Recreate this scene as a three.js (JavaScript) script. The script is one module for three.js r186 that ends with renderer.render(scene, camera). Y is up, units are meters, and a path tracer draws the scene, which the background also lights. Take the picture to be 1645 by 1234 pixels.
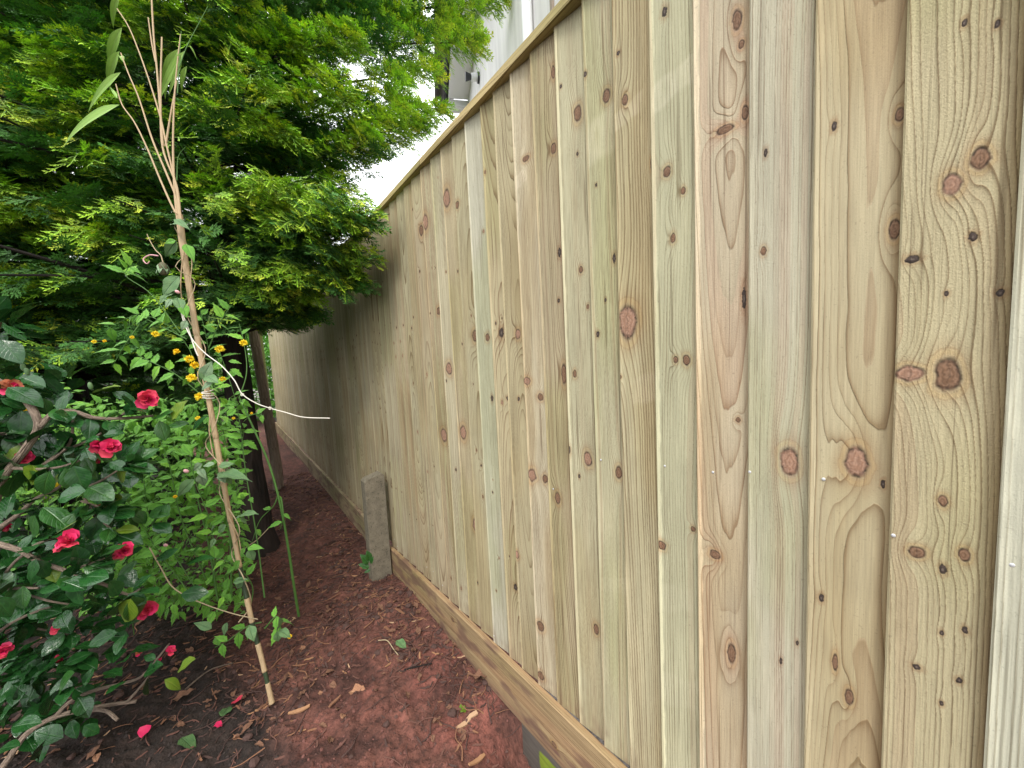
import * as THREE from 'three';
import { mergeGeometries, mergeVertices } from 'three/addons/utils/BufferGeometryUtils.js';

// ---------------------------------------------------------------- camera, sky, sun, exposure
const scene = new THREE.Scene();
const FOCAL = 610, PW = 1645, PH = 1234;                       // focal length and frame in photograph pixels
const camera = new THREE.PerspectiveCamera(2 * Math.atan(PH / 2 / FOCAL) * 180 / Math.PI, PW / PH, 0.05, 400);
camera.position.set(0, 1.40, 0);
camera.rotation.order = 'YXZ';
camera.rotation.set(-4.826 * Math.PI / 180, -37.25 * Math.PI / 180, -2.848 * Math.PI / 180);
camera.updateMatrixWorld(true);

const renderer = new THREE.WebGLRenderer({ antialias: true });
renderer.toneMapping = THREE.LinearToneMapping;
renderer.toneMappingExposure = 1.16;
renderer.shadowMap.enabled = true;

{ // overcast sky: bright everywhere, brightest overhead
  const W = 64, H = 32, d = new Float32Array(W * H * 4);
  for (let y = 0; y < H; y++) for (let x = 0; x < W; x++) {
    const el = ((y + 0.5) / H - 0.5) * Math.PI, s = Math.max(0, Math.sin(el)), i = (y * W + x) * 4;
    const L = el > 0 ? 1.12 * (1 + 2.0 * s) : 0.25;
    d[i] = L * 0.985; d[i + 1] = L; d[i + 2] = L * 1.03; d[i + 3] = 1;
  }
  const t = new THREE.DataTexture(d, W, H, THREE.RGBAFormat, THREE.FloatType);
  t.mapping = THREE.EquirectangularReflectionMapping; t.magFilter = THREE.LinearFilter; t.needsUpdate = true;
  scene.background = t; scene.environment = t;
}
const sun = new THREE.DirectionalLight(new THREE.Color().setRGB(1, 0.95, 0.86), 1.5);
sun.name = 'sun';
sun.position.set(-4.6, 10, 4.2); sun.target.position.set(0.3, 0.8, -2);
sun.castShadow = true; sun.shadow.radius = 24; sun.shadow.mapSize.set(2048, 2048);
Object.assign(sun.shadow.camera, { left: -8, right: 8, top: 8, bottom: -8, near: 0.5, far: 30 });
scene.add(sun, sun.target);

// ---------------------------------------------------------------- helpers
const V = (x, y, z) => new THREE.Vector3(x, y, z);
const clamp = (x, a = 0, b = 1) => Math.min(b, Math.max(a, x));
const lerp = (a, b, t) => a + (b - a) * t;
const sstep = (a, b, x) => { const t = clamp((x - a) / (b - a)); return t * t * (3 - 2 * t); };
function RNG(seed) { let s = seed >>> 0; const f = () => { s = (s + 0x6d2b79f5) | 0; let t = Math.imul(s ^ (s >>> 15), 1 | s); t = (t + Math.imul(t ^ (t >>> 7), 61 | t)) ^ t; return ((t ^ (t >>> 14)) >>> 0) / 4294967296; };
  f.r = (a, b) => a + (b - a) * f(); f.n = () => (f() + f() + f() - 1.5) / 0.75; f.pick = (a) => a[Math.floor(f() * a.length)]; return f; }
const PERM = (() => { const r = RNG(77), a = new Float32Array(4096); for (let i = 0; i < 4096; i++) a[i] = r(); return a; })();
const hash2 = (x, y) => PERM[(Math.imul(x, 374761) + Math.imul(y, 668265) + (x * y & 1023)) & 4095];
function noise(x, y) { const ix = Math.floor(x), iy = Math.floor(y); let u = x - ix, v = y - iy; u = u * u * (3 - 2 * u); v = v * v * (3 - 2 * v);
  const a = hash2(ix, iy), b = hash2(ix + 1, iy), c = hash2(ix, iy + 1), d = hash2(ix + 1, iy + 1); return a + (b - a) * u + (c - a) * v + (a - b - c + d) * u * v; }
const fbm = (x, y, o = 4) => { let s = 0, a = 0.5, n = 0; for (let i = 0; i < o; i++) { s += a * noise(x, y); n += a; a *= 0.5; x = x * 2.03 + 17.1; y = y * 2.03 + 5.7; } return s / n; };
const SRGB = (() => { const t = new Uint8Array(4097); for (let i = 0; i <= 4096; i++) { const c = i / 4096; t[i] = Math.round(255 * (c <= 0.0031308 ? 12.92 * c : 1.055 * Math.pow(c, 1 / 2.4) - 0.055)); } return t; })();
const enc = (c) => SRGB[Math.max(0, Math.min(4096, (c * 4096) | 0))];
const hexLin = (r, g, b) => { const f = (c) => { c /= 255; return c <= 0.04045 ? c / 12.92 : Math.pow((c + 0.055) / 1.055, 2.4); }; return [f(r), f(g), f(b)]; };

const usedNames = new Map();
const numbered = (n) => { const k = usedNames.get(n) ?? 0; usedNames.set(n, k + 1); return k ? n + '_' + String(k).padStart(3, '0') : n; };
function shadow(o) { o.castShadow = true; o.receiveShadow = true; return o; }
function part(name, geo, mat, parent) { const m = shadow(new THREE.Mesh(geo, mat)); m.name = name; if (parent) parent.add(m); return m; }
function tag(o, label, category, group) { o.name = numbered(o.name); Object.assign(o.userData, { label, category }); if (group) o.userData.group = group; scene.add(o); return o; }
function thing(name, label, category, group, pos) { const o = new THREE.Group(); o.name = name; if (pos) o.position.copy(pos); return tag(o, label, category, group); }
function structure(name, geo, mat) { const m = part(name, geo, mat, scene); m.userData.kind = 'structure'; return m; }

// world points measured on the photograph: pixel + distance along the view axis / on the fence plane / on the ground
const ray = (px, py) => V((px - PW / 2) / FOCAL, -(py - PH / 2) / FOCAL, -1).applyQuaternion(camera.quaternion);
const at = (px, py, depth) => ray(px, py).multiplyScalar(depth).add(camera.position);
const onFence = (px, py, x = 0.806) => { const d = ray(px, py); return d.multiplyScalar(x / d.x).add(camera.position); };
const onGround = (px, py, lift = 0) => { const d = ray(px, py); let t = 1.4 / -d.y, p; for (let i = 0; i < 6; i++) { p = d.clone().multiplyScalar(t).add(camera.position); t = (1.4 - groundY(p.x, p.z)) / -d.y; } p.y = groundY(p.x, p.z) + lift; return p; };

function groundY(x, z) {
  let y = (fbm(x * 1.1 + 3, z * 1.1, 3) - 0.5) * 0.10;
  const near = sstep(-4.5, -3.2, z);
  y += (fbm(x * 6 + 9, z * 6, 3) - 0.5) * 0.045 + (fbm(x * 26, z * 26 + 4, 3) - 0.5) * 0.026 * (0.4 + 0.6 * near) + (noise(x * 58 + 3, z * 58) - 0.5) * 0.011 * near;
  y *= sstep(0.95, 0.5, x) * 0.6 + 0.4;
  y += 0.02 * sstep(-0.1, -0.6, x);
  y -= 0.13 * sstep(-1.16, -1.0, z + 0.05 * noise(x * 9, z * 9)) * sstep(0.5, 0.74, x);    // the soil drops beside the old board
  return y;
}

function tex(W, H, data, srgb, repeat) {
  const t = new THREE.DataTexture(data, W, H, THREE.RGBAFormat); t.magFilter = THREE.LinearFilter; t.minFilter = THREE.LinearMipmapLinearFilter; t.generateMipmaps = true;
  if (srgb) t.colorSpace = THREE.SRGBColorSpace; if (repeat) t.wrapS = t.wrapT = THREE.RepeatWrapping; t.needsUpdate = true; return t;
}

// Sawn softwood: growth rings cut lengthwise, bent round the knots. Board-local metres: s across, t along.
function wood(W, H, wm, hm, o) {
  const rnd = RNG(o.seed), col = new Uint8Array(W * H * 4), bmp = new Uint8Array(W * H * 4);
  const flat = rnd() < (o.flat ?? 0.3), sc = o.sc ?? (flat ? rnd.r(0.3, 0.7) : rnd() < 0.5 ? rnd.r(-1.6, -0.25) : rnd.r(1.2, 2.6)) * wm, d0 = o.d0 ?? (flat ? rnd.r(0.012, 0.03) : rnd.r(0.002, 0.02)), rw = o.rw ?? rnd.r(0.0034, 0.0062), n0 = o.seed * 3.17;
  const light = o.light, dark = o.dark, stain = o.stain ?? [0.9, 1.0, 0.84], lateK = o.lateK ?? rnd.r(0.5, 0.95), rough = o.rough ?? rnd.r(0.4, 1);
  const dSlope = rnd.r(-0.012, 0.012), knots = o.knots ?? [], patches = o.patches ?? [], bandA = o.band ?? 0.22;
  const pink = o.pink ?? rnd.r(0, 0.5);
  for (let y = 0; y < H; y++) {
    const t = (y + 0.5) / H * hm, wob = (noise(n0, t * 1.3) - 0.5) * 0.014 + (noise(n0 + 9, t * 5) - 0.5) * 0.003;
    const d = Math.abs(d0 + dSlope * t + (noise(n0 + 31, t * 1.3) - 0.5) * 0.035) + 0.002;
    const ks = knots.filter((k) => Math.abs(t - k.t) < k.b * 9);
    for (let x = 0; x < W; x++) {
      const s = (x + 0.5) / W * wm;
      let ds = s - sc - wob, r = Math.sqrt(ds * ds + d * d * 6) / rw, kn = null, ke = 9, halo = 0;
      for (const k of ks) {
        let a = s - k.s, b = t - k.t; if (k.rot) { const c = Math.cos(k.rot), e = Math.sin(k.rot), a2 = a * c + b * e; b = -a * e + b * c; a = a2; }
        const g = Math.exp(-(a * a) / (k.a * k.a * 5.5) - (b * b) / (k.b * k.b * 12));
        r += k.push * g * (1 - 0.35 * Math.tanh(a / k.a));
        const e = Math.sqrt(a * a / (k.a * k.a) + b * b / (k.b * k.b)) * (0.80 + 0.26 * noise(Math.cos(Math.atan2(b, a)) * 1.6 + k.t * 90, Math.sin(Math.atan2(b, a)) * 1.6 + k.s * 500) + (k.kind === 2 ? 0.5 : 0.07) * noise(s * 420, t * 420));
        if (e < ke) { ke = e; kn = k; }
      }
      r += (fbm(s * 38 + n0, t * 2.2, 2) - 0.5) * 0.55 + (noise(s * 190, t * 22 + n0) - 0.5) * 0.13;
      const id = Math.floor(r), p = r - id, tone = hash2(id & 1023, (o.seed * 7) & 1023), tone2 = hash2((id >> 1) & 1023, (o.seed * 13 + 5) & 1023);
      const late = (Math.pow(p, 6) * 1.5 + 0.20 * p) * (1 - sstep(0.955, 1, p)) * (0.25 + 1.3 * tone) * lateK * (0.6 + 0.8 * noise(s * 60 + n0, t * 3.5)), chk = sstep(0.80, 0.93, noise(s * 330 + n0 * 3, t * 3.2 + 11)) * sstep(0.35, 0.6, noise(s * 20, t * 0.9 + n0)) * 0.5;
      const fib = noise(s * 900 + n0, t * 26) - 0.5, fib2 = noise(s * 260, t * 9 + n0) - 0.5, blot = fbm(s * 9 + n0, t * 2.2 + 3, 3), fuzz = noise(s * 1500, t * 900 + n0) - 0.5;
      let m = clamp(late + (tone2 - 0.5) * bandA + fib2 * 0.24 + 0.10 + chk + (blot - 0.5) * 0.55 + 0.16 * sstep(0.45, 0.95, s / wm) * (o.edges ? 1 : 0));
      let R = lerp(light[0], dark[0], m), G = lerp(light[1], dark[1], m), B = lerp(light[2], dark[2], m);
      const gS = sstep(0.40, 0.72, blot) * 0.8, pS = pink * sstep(0.55, 0.95, tone2) * 0.8;
      R *= lerp(1, stain[0], gS) * (1 + 0.10 * pS); G *= lerp(1, stain[1], gS) * (1 - 0.12 * pS); B *= lerp(1, stain[2], gS) * (1 - 0.10 * pS);
      let k = (1 + fib * 0.20 + fuzz * 0.16 * rough + (fbm(s * 30, t * 5 + n0, 2) - 0.5) * 0.24) * (1 - 0.35 * chk) * (noise(s * 420 + n0, t * 330) > 0.93 ? 0.80 : 1) * (1 + 0.10 * (fbm(s * 5, t * 7 + n0, 2) - 0.5));
      // edges: paler thick edge, browner thin edge with seam contact shade painted dark
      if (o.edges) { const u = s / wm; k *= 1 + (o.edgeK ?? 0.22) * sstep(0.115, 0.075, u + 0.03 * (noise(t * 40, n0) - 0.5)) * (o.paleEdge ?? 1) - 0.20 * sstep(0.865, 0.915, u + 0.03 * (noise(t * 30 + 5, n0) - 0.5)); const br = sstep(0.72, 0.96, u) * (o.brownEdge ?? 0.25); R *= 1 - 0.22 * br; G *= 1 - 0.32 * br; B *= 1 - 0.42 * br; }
      for (const q of patches) { const a = (s - q.s) / q.hw, b = (t - q.t - q.slope * (s - q.s)) / q.hh, wa = 0.28 * (noise(t * 45, n0) - 0.5), wb = 0.35 * (noise(s * 70, n0 + 4) - 0.5), f = sstep(1.12, 0.8, Math.abs(a) + wa) * sstep(1.15, 0.72, Math.abs(b) + wb) * (0.55 + 0.9 * (fbm(s * 60, t * 24, 2) - 0.35)) * q.k * 0.62; R = lerp(R, R * 1.05 + 0.16, f); G = lerp(G, G * 1.03 + 0.15, f); B = lerp(B, B * 1.05 + 0.13, f); }
      if (o.dirt) { const h = o.dirt(s, t); if (h > 0) { R = lerp(R, 0.16, h); G = lerp(G, 0.085, h); B = lerp(B, 0.06, h); } }
      let hgt = 0.5 + late * 0.30 + fib * 0.20 * rough + fuzz * 0.22 * rough + (tone - 0.5) * 0.08;
      if (kn) {
        const hue = kn.kind, e = ke;
        if (e < 2.6) { const h = sstep(2.6, 1.0, e) * 0.30 * (hue === 2 ? 1.25 : 1); R *= 1 - 0.45 * h; G *= 1 - 0.75 * h; B *= 1 - 0.9 * h; }
        if (e < 1.12) {
          const f = sstep(1.12, 0.80, e), ring = 0.5 + 0.5 * Math.sin(e * 13 + noise(s * 300, t * 300) * 5) * (0.4 + 0.6 * noise(s * 500, t * 200)), crk = Math.abs(s - kn.s + 0.3 * (noise(t * 240, kn.t * 70) - 0.5) * kn.a) < kn.a * 0.07 && hue !== 2 && hash2((kn.t * 977) | 0, 3) > 0.72 ? 0.72 : 1, c = (hue === 1 ? [0.36 - 0.10 * ring, 0.215 - 0.075 * ring, 0.145 - 0.06 * ring] : hue === 2 ? (e < 0.30 ? [0.12, 0.09, 0.07] : [0.050, 0.033, 0.025]) : [0.235 - 0.09 * ring, 0.135 - 0.06 * ring, 0.080 - 0.042 * ring]).map((q) => q * crk * (0.8 + 0.4 * noise(s * 700, t * 300)));
          const rim = sstep(0.60, 0.92, e) * (1 - 0.5 * sstep(1.0, 1.12, e)) * 0.85 * (0.35 + 0.9 * noise(s * 250 + 5, t * 250)); R = lerp(R, c[0] * (1 - rim), f); G = lerp(G, c[1] * (1 - rim), f); B = lerp(B, c[2] * (1 - rim), f);
          hgt = lerp(hgt, 0.55 + 0.15 * (ring - 0.5) - rim * 0.4, f);
        } else if (e < 1.62 && hue !== 2) { const f = 1 - Math.abs(e - 1.3) / 0.32; R *= 1 + 0.13 * f; G *= 1 + 0.09 * f; const q = Math.max(0, 1 - Math.abs(e - 1.5) / 0.07); R *= 1 - 0.14 * q; G *= 1 - 0.19 * q; B *= 1 - 0.22 * q; }
      }
      const i = (y * W + x) * 4;
      col[i] = enc(R * k); col[i + 1] = enc(G * k); col[i + 2] = enc(B * k); col[i + 3] = 255;
      bmp[i] = bmp[i + 1] = bmp[i + 2] = clamp(hgt) * 255; bmp[i + 3] = 255;
    }
  }
  return new THREE.MeshStandardMaterial({ map: tex(W, H, col, true), bumpMap: tex(W, H, bmp, false), bumpScale: o.bump ?? 0.0026, roughness: 0.86 });
}

// ---------------------------------------------------------------- ground
{
  const graded = (a, lo, hi, b, step, grow) => { const c = []; for (let v = lo; v <= hi; v += step) c.push(v); let s = step; for (let v = hi; v < b;) { s *= grow; v += s; c.push(Math.min(v, b)); } s = step; for (let v = lo; v > a;) { s *= grow; v -= s; c.unshift(Math.max(v, a)); } return c; };
  const xs = graded(-150, -1.15, 0.86, 150, 0.0078, 1.16), zs = graded(-150, -3.0, -0.8, 150, 0.0078, 1.09);
  const nx = xs.length, nz = zs.length, pos = new Float32Array(nx * nz * 3), colr = new Float32Array(nx * nz * 3), uv = new Float32Array(nx * nz * 2), idx = new Uint32Array((nx - 1) * (nz - 1) * 6);
  const red = [0.245, 0.092, 0.075], brown = [0.140, 0.063, 0.048], humus = [0.033, 0.023, 0.019], pale = [0.27, 0.135, 0.105];
  for (let j = 0, k = 0; j < nz; j++) for (let i = 0; i < nx; i++, k++) {
    const x = xs[i], z = zs[j], far = Math.abs(x) > 8 || Math.abs(z) > 14;
    pos[k * 3] = x; pos[k * 3 + 1] = far ? -0.02 : groundY(x, z); pos[k * 3 + 2] = z; uv[k * 2] = x; uv[k * 2 + 1] = z;
    const n1 = fbm(x * 2.2 + 40, z * 2.2, 3), n2 = fbm(x * 9, z * 9 + 20, 3), n3 = noise(x * 45, z * 45);
    const hum = clamp(sstep(0.08, -0.16, x + (n1 - 0.5) * 0.4 - 0.10 * (z + 1.8)) + sstep(0.60, 0.78, n1) * 0.45), rd = sstep(0.44, 0.62, n2 * 0.5 + n1 * 0.5) * sstep(-2.3, -1.2, z) * 0.9 + 0.1, pl = sstep(0.56, 0.75, n2) * 0.4;
    for (let c = 0; c < 3; c++) { let v = lerp(brown[c], red[c], rd); v = lerp(v, pale[c], pl * 0.6); v = lerp(v, humus[c], hum); v *= lerp(1, 0.55, sstep(0.58, 0.72, fbm(x * 5 + 70, z * 5 + 8, 3))); if (x > 0.96) v = 0.22; colr[k * 3 + c] = v * (0.82 + 0.36 * n3); }  // grey ground past the fence is unseen, added to bounce light onto the soffit
  }
  for (let j = 0, q = 0; j < nz - 1; j++) for (let i = 0; i < nx - 1; i++) { const a = j * nx + i; idx[q++] = a; idx[q++] = a + nx; idx[q++] = a + 1; idx[q++] = a + 1; idx[q++] = a + nx; idx[q++] = a + nx + 1; }
  const g = new THREE.BufferGeometry(); g.setAttribute('position', new THREE.BufferAttribute(pos, 3)); g.setAttribute('color', new THREE.BufferAttribute(colr, 3)); g.setAttribute('uv', new THREE.BufferAttribute(uv, 2)); g.setIndex(new THREE.BufferAttribute(idx, 1)); g.computeVertexNormals();
  const S = 1024, c = new Uint8Array(S * S * 4), b = new Uint8Array(S * S * 4);
  const tn = (x, y, f) => { const X = x * f, Y = y * f, ix = Math.floor(X), iy = Math.floor(Y); let u = X - ix, v = Y - iy; u = u * u * (3 - 2 * u); v = v * v * (3 - 2 * v); const h = (p, q) => hash2((p % f) + f * 3, (q % f) + f); const A = h(ix, iy), B = h(ix + 1, iy), C = h(ix, iy + 1), D = h(ix + 1, iy + 1); return A + (B - A) * u + (C - A) * v + (A - B - C + D) * u * v; };
  for (let y = 0; y < S; y++) for (let x = 0; x < S; x++) {
    const u = x / S, v = y / S, i = (y * S + x) * 4, n = tn(u, v, 24) * 0.3 + tn(u, v, 64) * 0.3 + tn(u, v, 150) * 0.25 + tn(u, v, 340) * 0.15, f = tn(u, v, 340);
    const k = 0.6 + 0.42 * (n - 0.5) + (f > 0.93 ? 0.12 : 0) - (tn(u, v, 90) < 0.2 ? 0.10 : 0);
    c[i] = clamp(k * 1.02) * 255; c[i + 1] = clamp(k) * 255; c[i + 2] = clamp(k * 0.98) * 255; c[i + 3] = 255; b[i] = b[i + 1] = b[i + 2] = n * 255; b[i + 3] = 255;
  }
  structure('ground', g, new THREE.MeshStandardMaterial({ color: new THREE.Color().setRGB(2.3, 2.12, 2.02), vertexColors: true, map: tex(S, S, c, true, true), bumpMap: tex(S, S, b, false, true), bumpScale: 0.010, roughness: 0.95 }));
}

// ---------------------------------------------------------------- fence
const FX = 0.818;
const topY = (z) => z > -2.6 ? 2.288 + 0.030 * (z + 0.2) : 2.213;                      // board tops, world height
const gravelTop = (z) => z > -2.55 ? 0.253 + 0.0425 * z : 0.165 + (-2.6 - z) * 0.006;
const seams = [0.117, -0.001, -0.103, -0.206, -0.304, -0.403, -0.500, -0.597, -0.688, -0.786, -0.886, -0.984, -1.079, -1.155, -1.267, -1.366, -1.463, -1.557, -1.662, -1.765, -1.865];
{ const r = RNG(5); for (let z = -1.966; z > -9.05; z -= r.r(0.092, 0.106)) seams.push(z); }
const fence = thing('garden_fence', 'long new timber fence of overlapping vertical boards beside the soil path', 'fence');
{
  // colours of single boards read off the photograph, from the right: [light, dark] as display values
  const tones = { 0: [[208, 208, 188], [176, 172, 148]], 1: [[200, 184, 140], [138, 116, 78]], 2: [[205, 188, 148], [156, 130, 92]], 3: [[208, 202, 178], [168, 150, 124]], 4: [[214, 194, 164], [164, 132, 100]], 5: [[200, 198, 160], [152, 142, 104]], 6: [[206, 194, 152], [158, 138, 98]], 7: [[208, 201, 162], [160, 148, 108]], 8: [[206, 200, 162], [150, 128, 92]], 9: [[192, 172, 134], [136, 110, 78]], 10: [[220, 204, 172], [170, 144, 110]], 11: [[194, 178, 136], [140, 118, 80]], 12: [[192, 174, 132], [146, 118, 82]], 13: [[216, 214, 196], [178, 172, 148]], 14: [[196, 184, 144], [148, 130, 92]], 15: [[200, 180, 140], [146, 116, 80]] };
  // knots seen on the photograph: px, py, half width in px, kind (0 brown, 1 pink heart, 2 black), height ratio, turn
  const seen = [
    [1550, 36, 6, 2, 1.3], [1603, 36, 6, 2, 1.3], [1576, 253, 17, 0, 1.15], [1530, 296, 18, 1, 0.95], [1564, 380, 9, 2, 1.1], [1468, 417, 15, 2, 0.5], [1521, 472, 5, 2, 1.2], [1608, 470, 9, 2, 0.8], [1524, 603, 24, 0, 1.15], [1462, 600, 26, 1, 0.45], [1515, 805, 9, 0, 1.1], [1474, 887, 16, 0, 0.6], [1549, 893, 11, 0, 1], [1515, 916, 8, 2, 1.2], [1513, 1018, 5, 2, 1], [1550, 1015, 7, 2, 1], [1473, 1071, 9, 2, 0.6], [1541, 1096, 7, 2, 0.8], [1513, 1132, 5, 2, 1],
    [1342, 203, 6, 2, 1.6], [1446, 181, 9, 0, 1.3], [1437, 366, 11, 0, 1.5], [1375, 743, 20, 1, 1.25], [1418, 780, 5, 2, 1.5], [1321, 960, 5, 2, 1.5], [1342, 1064, 5, 0, 2.6], [1364, 1121, 8, 0, 1.5],
    [1230, 247, 4, 2, 2], [1227, 404, 5, 0, 1.5], [1267, 743, 16, 1, 1.45], [1279, 1035, 3, 2, 1.6], [1254, 1062, 3, 2, 1.8],
    [1184, 30, 8, 0, 2], [1190, 70, 5, 0, 1.5], [1196, 180, 6, 0, 2], [1165, 208, 14, 0, 0.5], [1185, 675, 4, 0, 1], [1150, 890, 9, 0, 0.8], [1175, 1050, 7, 0, 2.2], [1194, 480, 4, 2, 5],
    [1069, 20, 5, 2, 2], [1073, 277, 6, 0, 1.5], [1097, 306, 4, 0, 1.5], [1082, 383, 4, 0, 2], [1086, 578, 4, 0, 1.4], [1102, 579, 6, 0, 1.4], [1066, 875, 6, 0, 1.2], [1112, 851, 4, 0, 1],
    [995, 88, 3, 2, 1.6], [1005, 162, 5, 0, 1.8], [1046, 262, 4, 0, 3], [1010, 517, 14, 1, 2], [1000, 605, 2, 0, 1.5],
    [972, 155, 6, 0, 2], [942, 122, 3, 2, 2], [958, 298, 2, 2, 2], [984, 415, 3, 2, 3], [961, 537, 3, 2, 2], [992, 760, 5, 0, 2], [972, 482, 2, 2, 2],
    [927, 181, 6, 0, 2.2], [903, 140, 2, 2, 2], [927, 247, 2, 2, 2], [933, 433, 3, 0, 2], [943, 493, 2, 0, 2], [925, 600, 3, 0, 2], [944, 738, 6, 1, 2], [932, 765, 2, 2, 2], [957, 1012, 4, 0, 2],
    [888, 115, 3, 0, 4], [889, 238, 4, 0, 2.4], [898, 405, 3, 2, 3], [897, 483, 2, 2, 2], [905, 600, 4, 0, 4], [897, 800, 4, 0, 2.4], [917, 722, 3, 2, 3],
    [849, 612, 5, 1, 1.2], [868, 638, 4, 0, 1.4], [857, 763, 6, 1, 1.6], [875, 770, 4, 0, 1.6], [845, 255, 5, 0, 1], [870, 1005, 5, 0, 1.6], [871, 1084, 5, 0, 1.2],
    [806, 535, 4, 2, 2.4], [832, 537, 4, 1, 2], [815, 640, 2, 2, 2], [834, 641, 2, 2, 2], [828, 944, 3, 2, 2], [833, 890, 3, 1, 2], [783, 542, 3, 0, 2.2], [790, 640, 2, 2, 3], [762, 540, 4, 0, 2.4], [763, 845, 4, 1, 2.4], [722, 592, 4, 1, 2.4], [745, 695, 4, 1, 2.8], [714, 698, 4, 1, 2.6], [719, 320, 5, 1, 3], [686, 357, 4, 1, 3.2], [736, 330, 3, 0, 2], [677, 370, 3, 0, 3], [705, 500, 3, 0, 2]];
  const patchesPx = [[1083, 133, 34, 23, 0.75], [1008, 183, 22, 15, 0.7], [962, 222, 23, 38, 0.8], [1033, 625, 18, 22, 0.5], [1080, 960, 30, 20, 0.25], [838, 288, 9, 12, 0.7], [1090, 1110, 34, 24, 0.3], [985, 940, 24, 12, 0.25]];
  const NB = 21, mats = [], pools = [];
  const boardOf = (z) => { let b = 0; while (b < seams.length - 1 && seams[b] > z) b++; return b; };
  const knotsBy = new Map(), patchBy = new Map();
  const spanZ = (px, py, h) => Math.abs(onFence(px + h, py).z - onFence(px - h, py).z) / 2, spanY = (px, py, h) => Math.abs(onFence(px, py - h).y - onFence(px, py + h).y) / 2;
  for (const [px, py, hw, kind, ratio, rot] of seen) {
    const p = onFence(px, py), b = boardOf(p.z), a = spanZ(px, py, hw) * 0.9, k = { s: p.z - seams[b], t: p.y - gravelTop(seams[b]), a, b: spanY(px, py, hw * ratio), kind, rot, push: (kind === 2 ? 1.1 : 2.6) * clamp(a / 0.008, 0.4, 1.3) };
    if (!knotsBy.has(b)) knotsBy.set(b, []); knotsBy.get(b).push(k);
  }
  for (const [px, py, hw, hh, k] of patchesPx) { const p = onFence(px, py), b = boardOf(p.z); if (!patchBy.has(b)) patchBy.set(b, []); patchBy.get(b).push({ s: p.z - seams[b], t: p.y - gravelTop(seams[b]), hw: spanZ(px, py, hw), hh: spanY(px, py, hh), slope: 0.32, k }); }
  const rT = RNG(91);
  const boardMat = (b, seed, W, H) => {
    const tn = tones[b - 1];
    let light, dark;
    if (tn) { light = hexLin(...tn[0]); dark = hexLin(...tn[1]); } else { const w = rT(), v = rT(); light = hexLin(192 + 20 * w, 178 + 22 * w, 136 + 30 * w); dark = hexLin(140 + 20 * w + 8 * v, 120 + 22 * w - 4 * v, 80 + 30 * w); }
    const g = 0.68, grey = (c) => { const l = 0.3 * c[0] + 0.55 * c[1] + 0.15 * c[2]; return [lerp(c[0], l * 1.03, 0.13) * g * 1.11, lerp(c[1], l, 0.13) * g * 1.12, lerp(c[2], l * 0.95, 0.13) * g * 1.09]; }; const straw = hexLin(204, 190, 152), strawD = hexLin(154, 132, 94), mx = b === 14 ? 0.4 : b === 1 ? 0.3 : 0.32; light = grey(light.map((c, i) => lerp(c, straw[i], mx))); dark = grey(dark.map((c, i) => lerp(c, strawD[i], mx)));
    const r = RNG(seed * 31 + 7), knots = (knotsBy.get(b) ?? []).slice();
    if (b > 12 || !knotsBy.has(b)) for (let i = 0; i < 5; i++) { const a = r.r(0.0018, 0.0055); knots.push({ s: r.r(0.01, 0.09), t: r.r(0.05, 2), a, b: a * r.r(1.1, 1.8), kind: r() < 0.4 ? 2 : r() < 0.5 ? 1 : 0, push: r.r(0.6, 2.4) }); }
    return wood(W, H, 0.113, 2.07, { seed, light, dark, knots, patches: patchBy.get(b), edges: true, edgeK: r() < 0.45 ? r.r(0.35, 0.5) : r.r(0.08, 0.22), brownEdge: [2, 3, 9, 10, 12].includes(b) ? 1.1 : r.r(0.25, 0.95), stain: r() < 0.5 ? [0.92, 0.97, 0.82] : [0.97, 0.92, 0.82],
      dirt: (s, t) => sstep(0.10, 0, t + 0.08 * noise(s * 60, t * 14) - 0.03) * 0.5 * noise(s * 90 + seed, t * 40) });
  };
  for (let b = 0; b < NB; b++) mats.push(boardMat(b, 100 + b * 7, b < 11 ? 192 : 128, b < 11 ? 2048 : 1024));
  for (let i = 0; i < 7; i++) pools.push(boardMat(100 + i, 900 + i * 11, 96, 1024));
  // one board: thick edge on the far side, thin edge tucked under its neighbour; local z across, y up from its foot
  function boardGeo(w, h, seed) {
    const r = RNG(seed), nY = 10, prof = [[0.003, 0], [-0.0045, 0], [-0.0065, 0], [-0.0143, 0.0], [-0.0152, 0.0022], [-0.0146, 0.30], [-0.0105, 0.62], [-0.0032, 1], [0.003, 1]].slice(2);
    // closed profile (x, across 0..1): back far, front far chamfer, front, thin edge, back near
    const P = [[-0.0058, 0], [-0.0178, 0], [-0.0198, 0.022], [-0.0142, 0.40], [-0.0084, 0.75], [-0.0032, 1], [0.0022, 1]];
    const bow = r.r(-0.0018, 0.0018), cup = r.r(-0.001, 0.001), pos = [], uv = [], idx = [], n = P.length;
    for (let j = 0; j <= nY; j++) { const v = j / nY; for (let i = 0; i < n; i++) { const [px, pu] = P[i]; pos.push(px + bow * Math.sin(v * 3.1) + cup * Math.sin(pu * 3.14), v * h, pu * w); uv.push(pu * w / 0.113, v * h / 2.07); } }
    for (let j = 0; j < nY; j++) for (let i = 0; i < n; i++) { const a = j * n + i, b = j * n + (i + 1) % n, c = a + n, d = b + n; idx.push(a, b, c, b, d, c); }
    for (const [j, flip] of [[0, 1], [nY, 0]]) for (let i = 1; i < n - 1; i++) { const a = j * n, b = a + i, c = a + i + 1; flip ? idx.push(a, c, b) : idx.push(a, b, c); }
    let g = new THREE.BufferGeometry(); g.setAttribute('position', new THREE.Float32BufferAttribute(pos, 3)); g.setAttribute('uv', new THREE.Float32BufferAttribute(uv, 2)); g.setIndex(idx);
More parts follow.
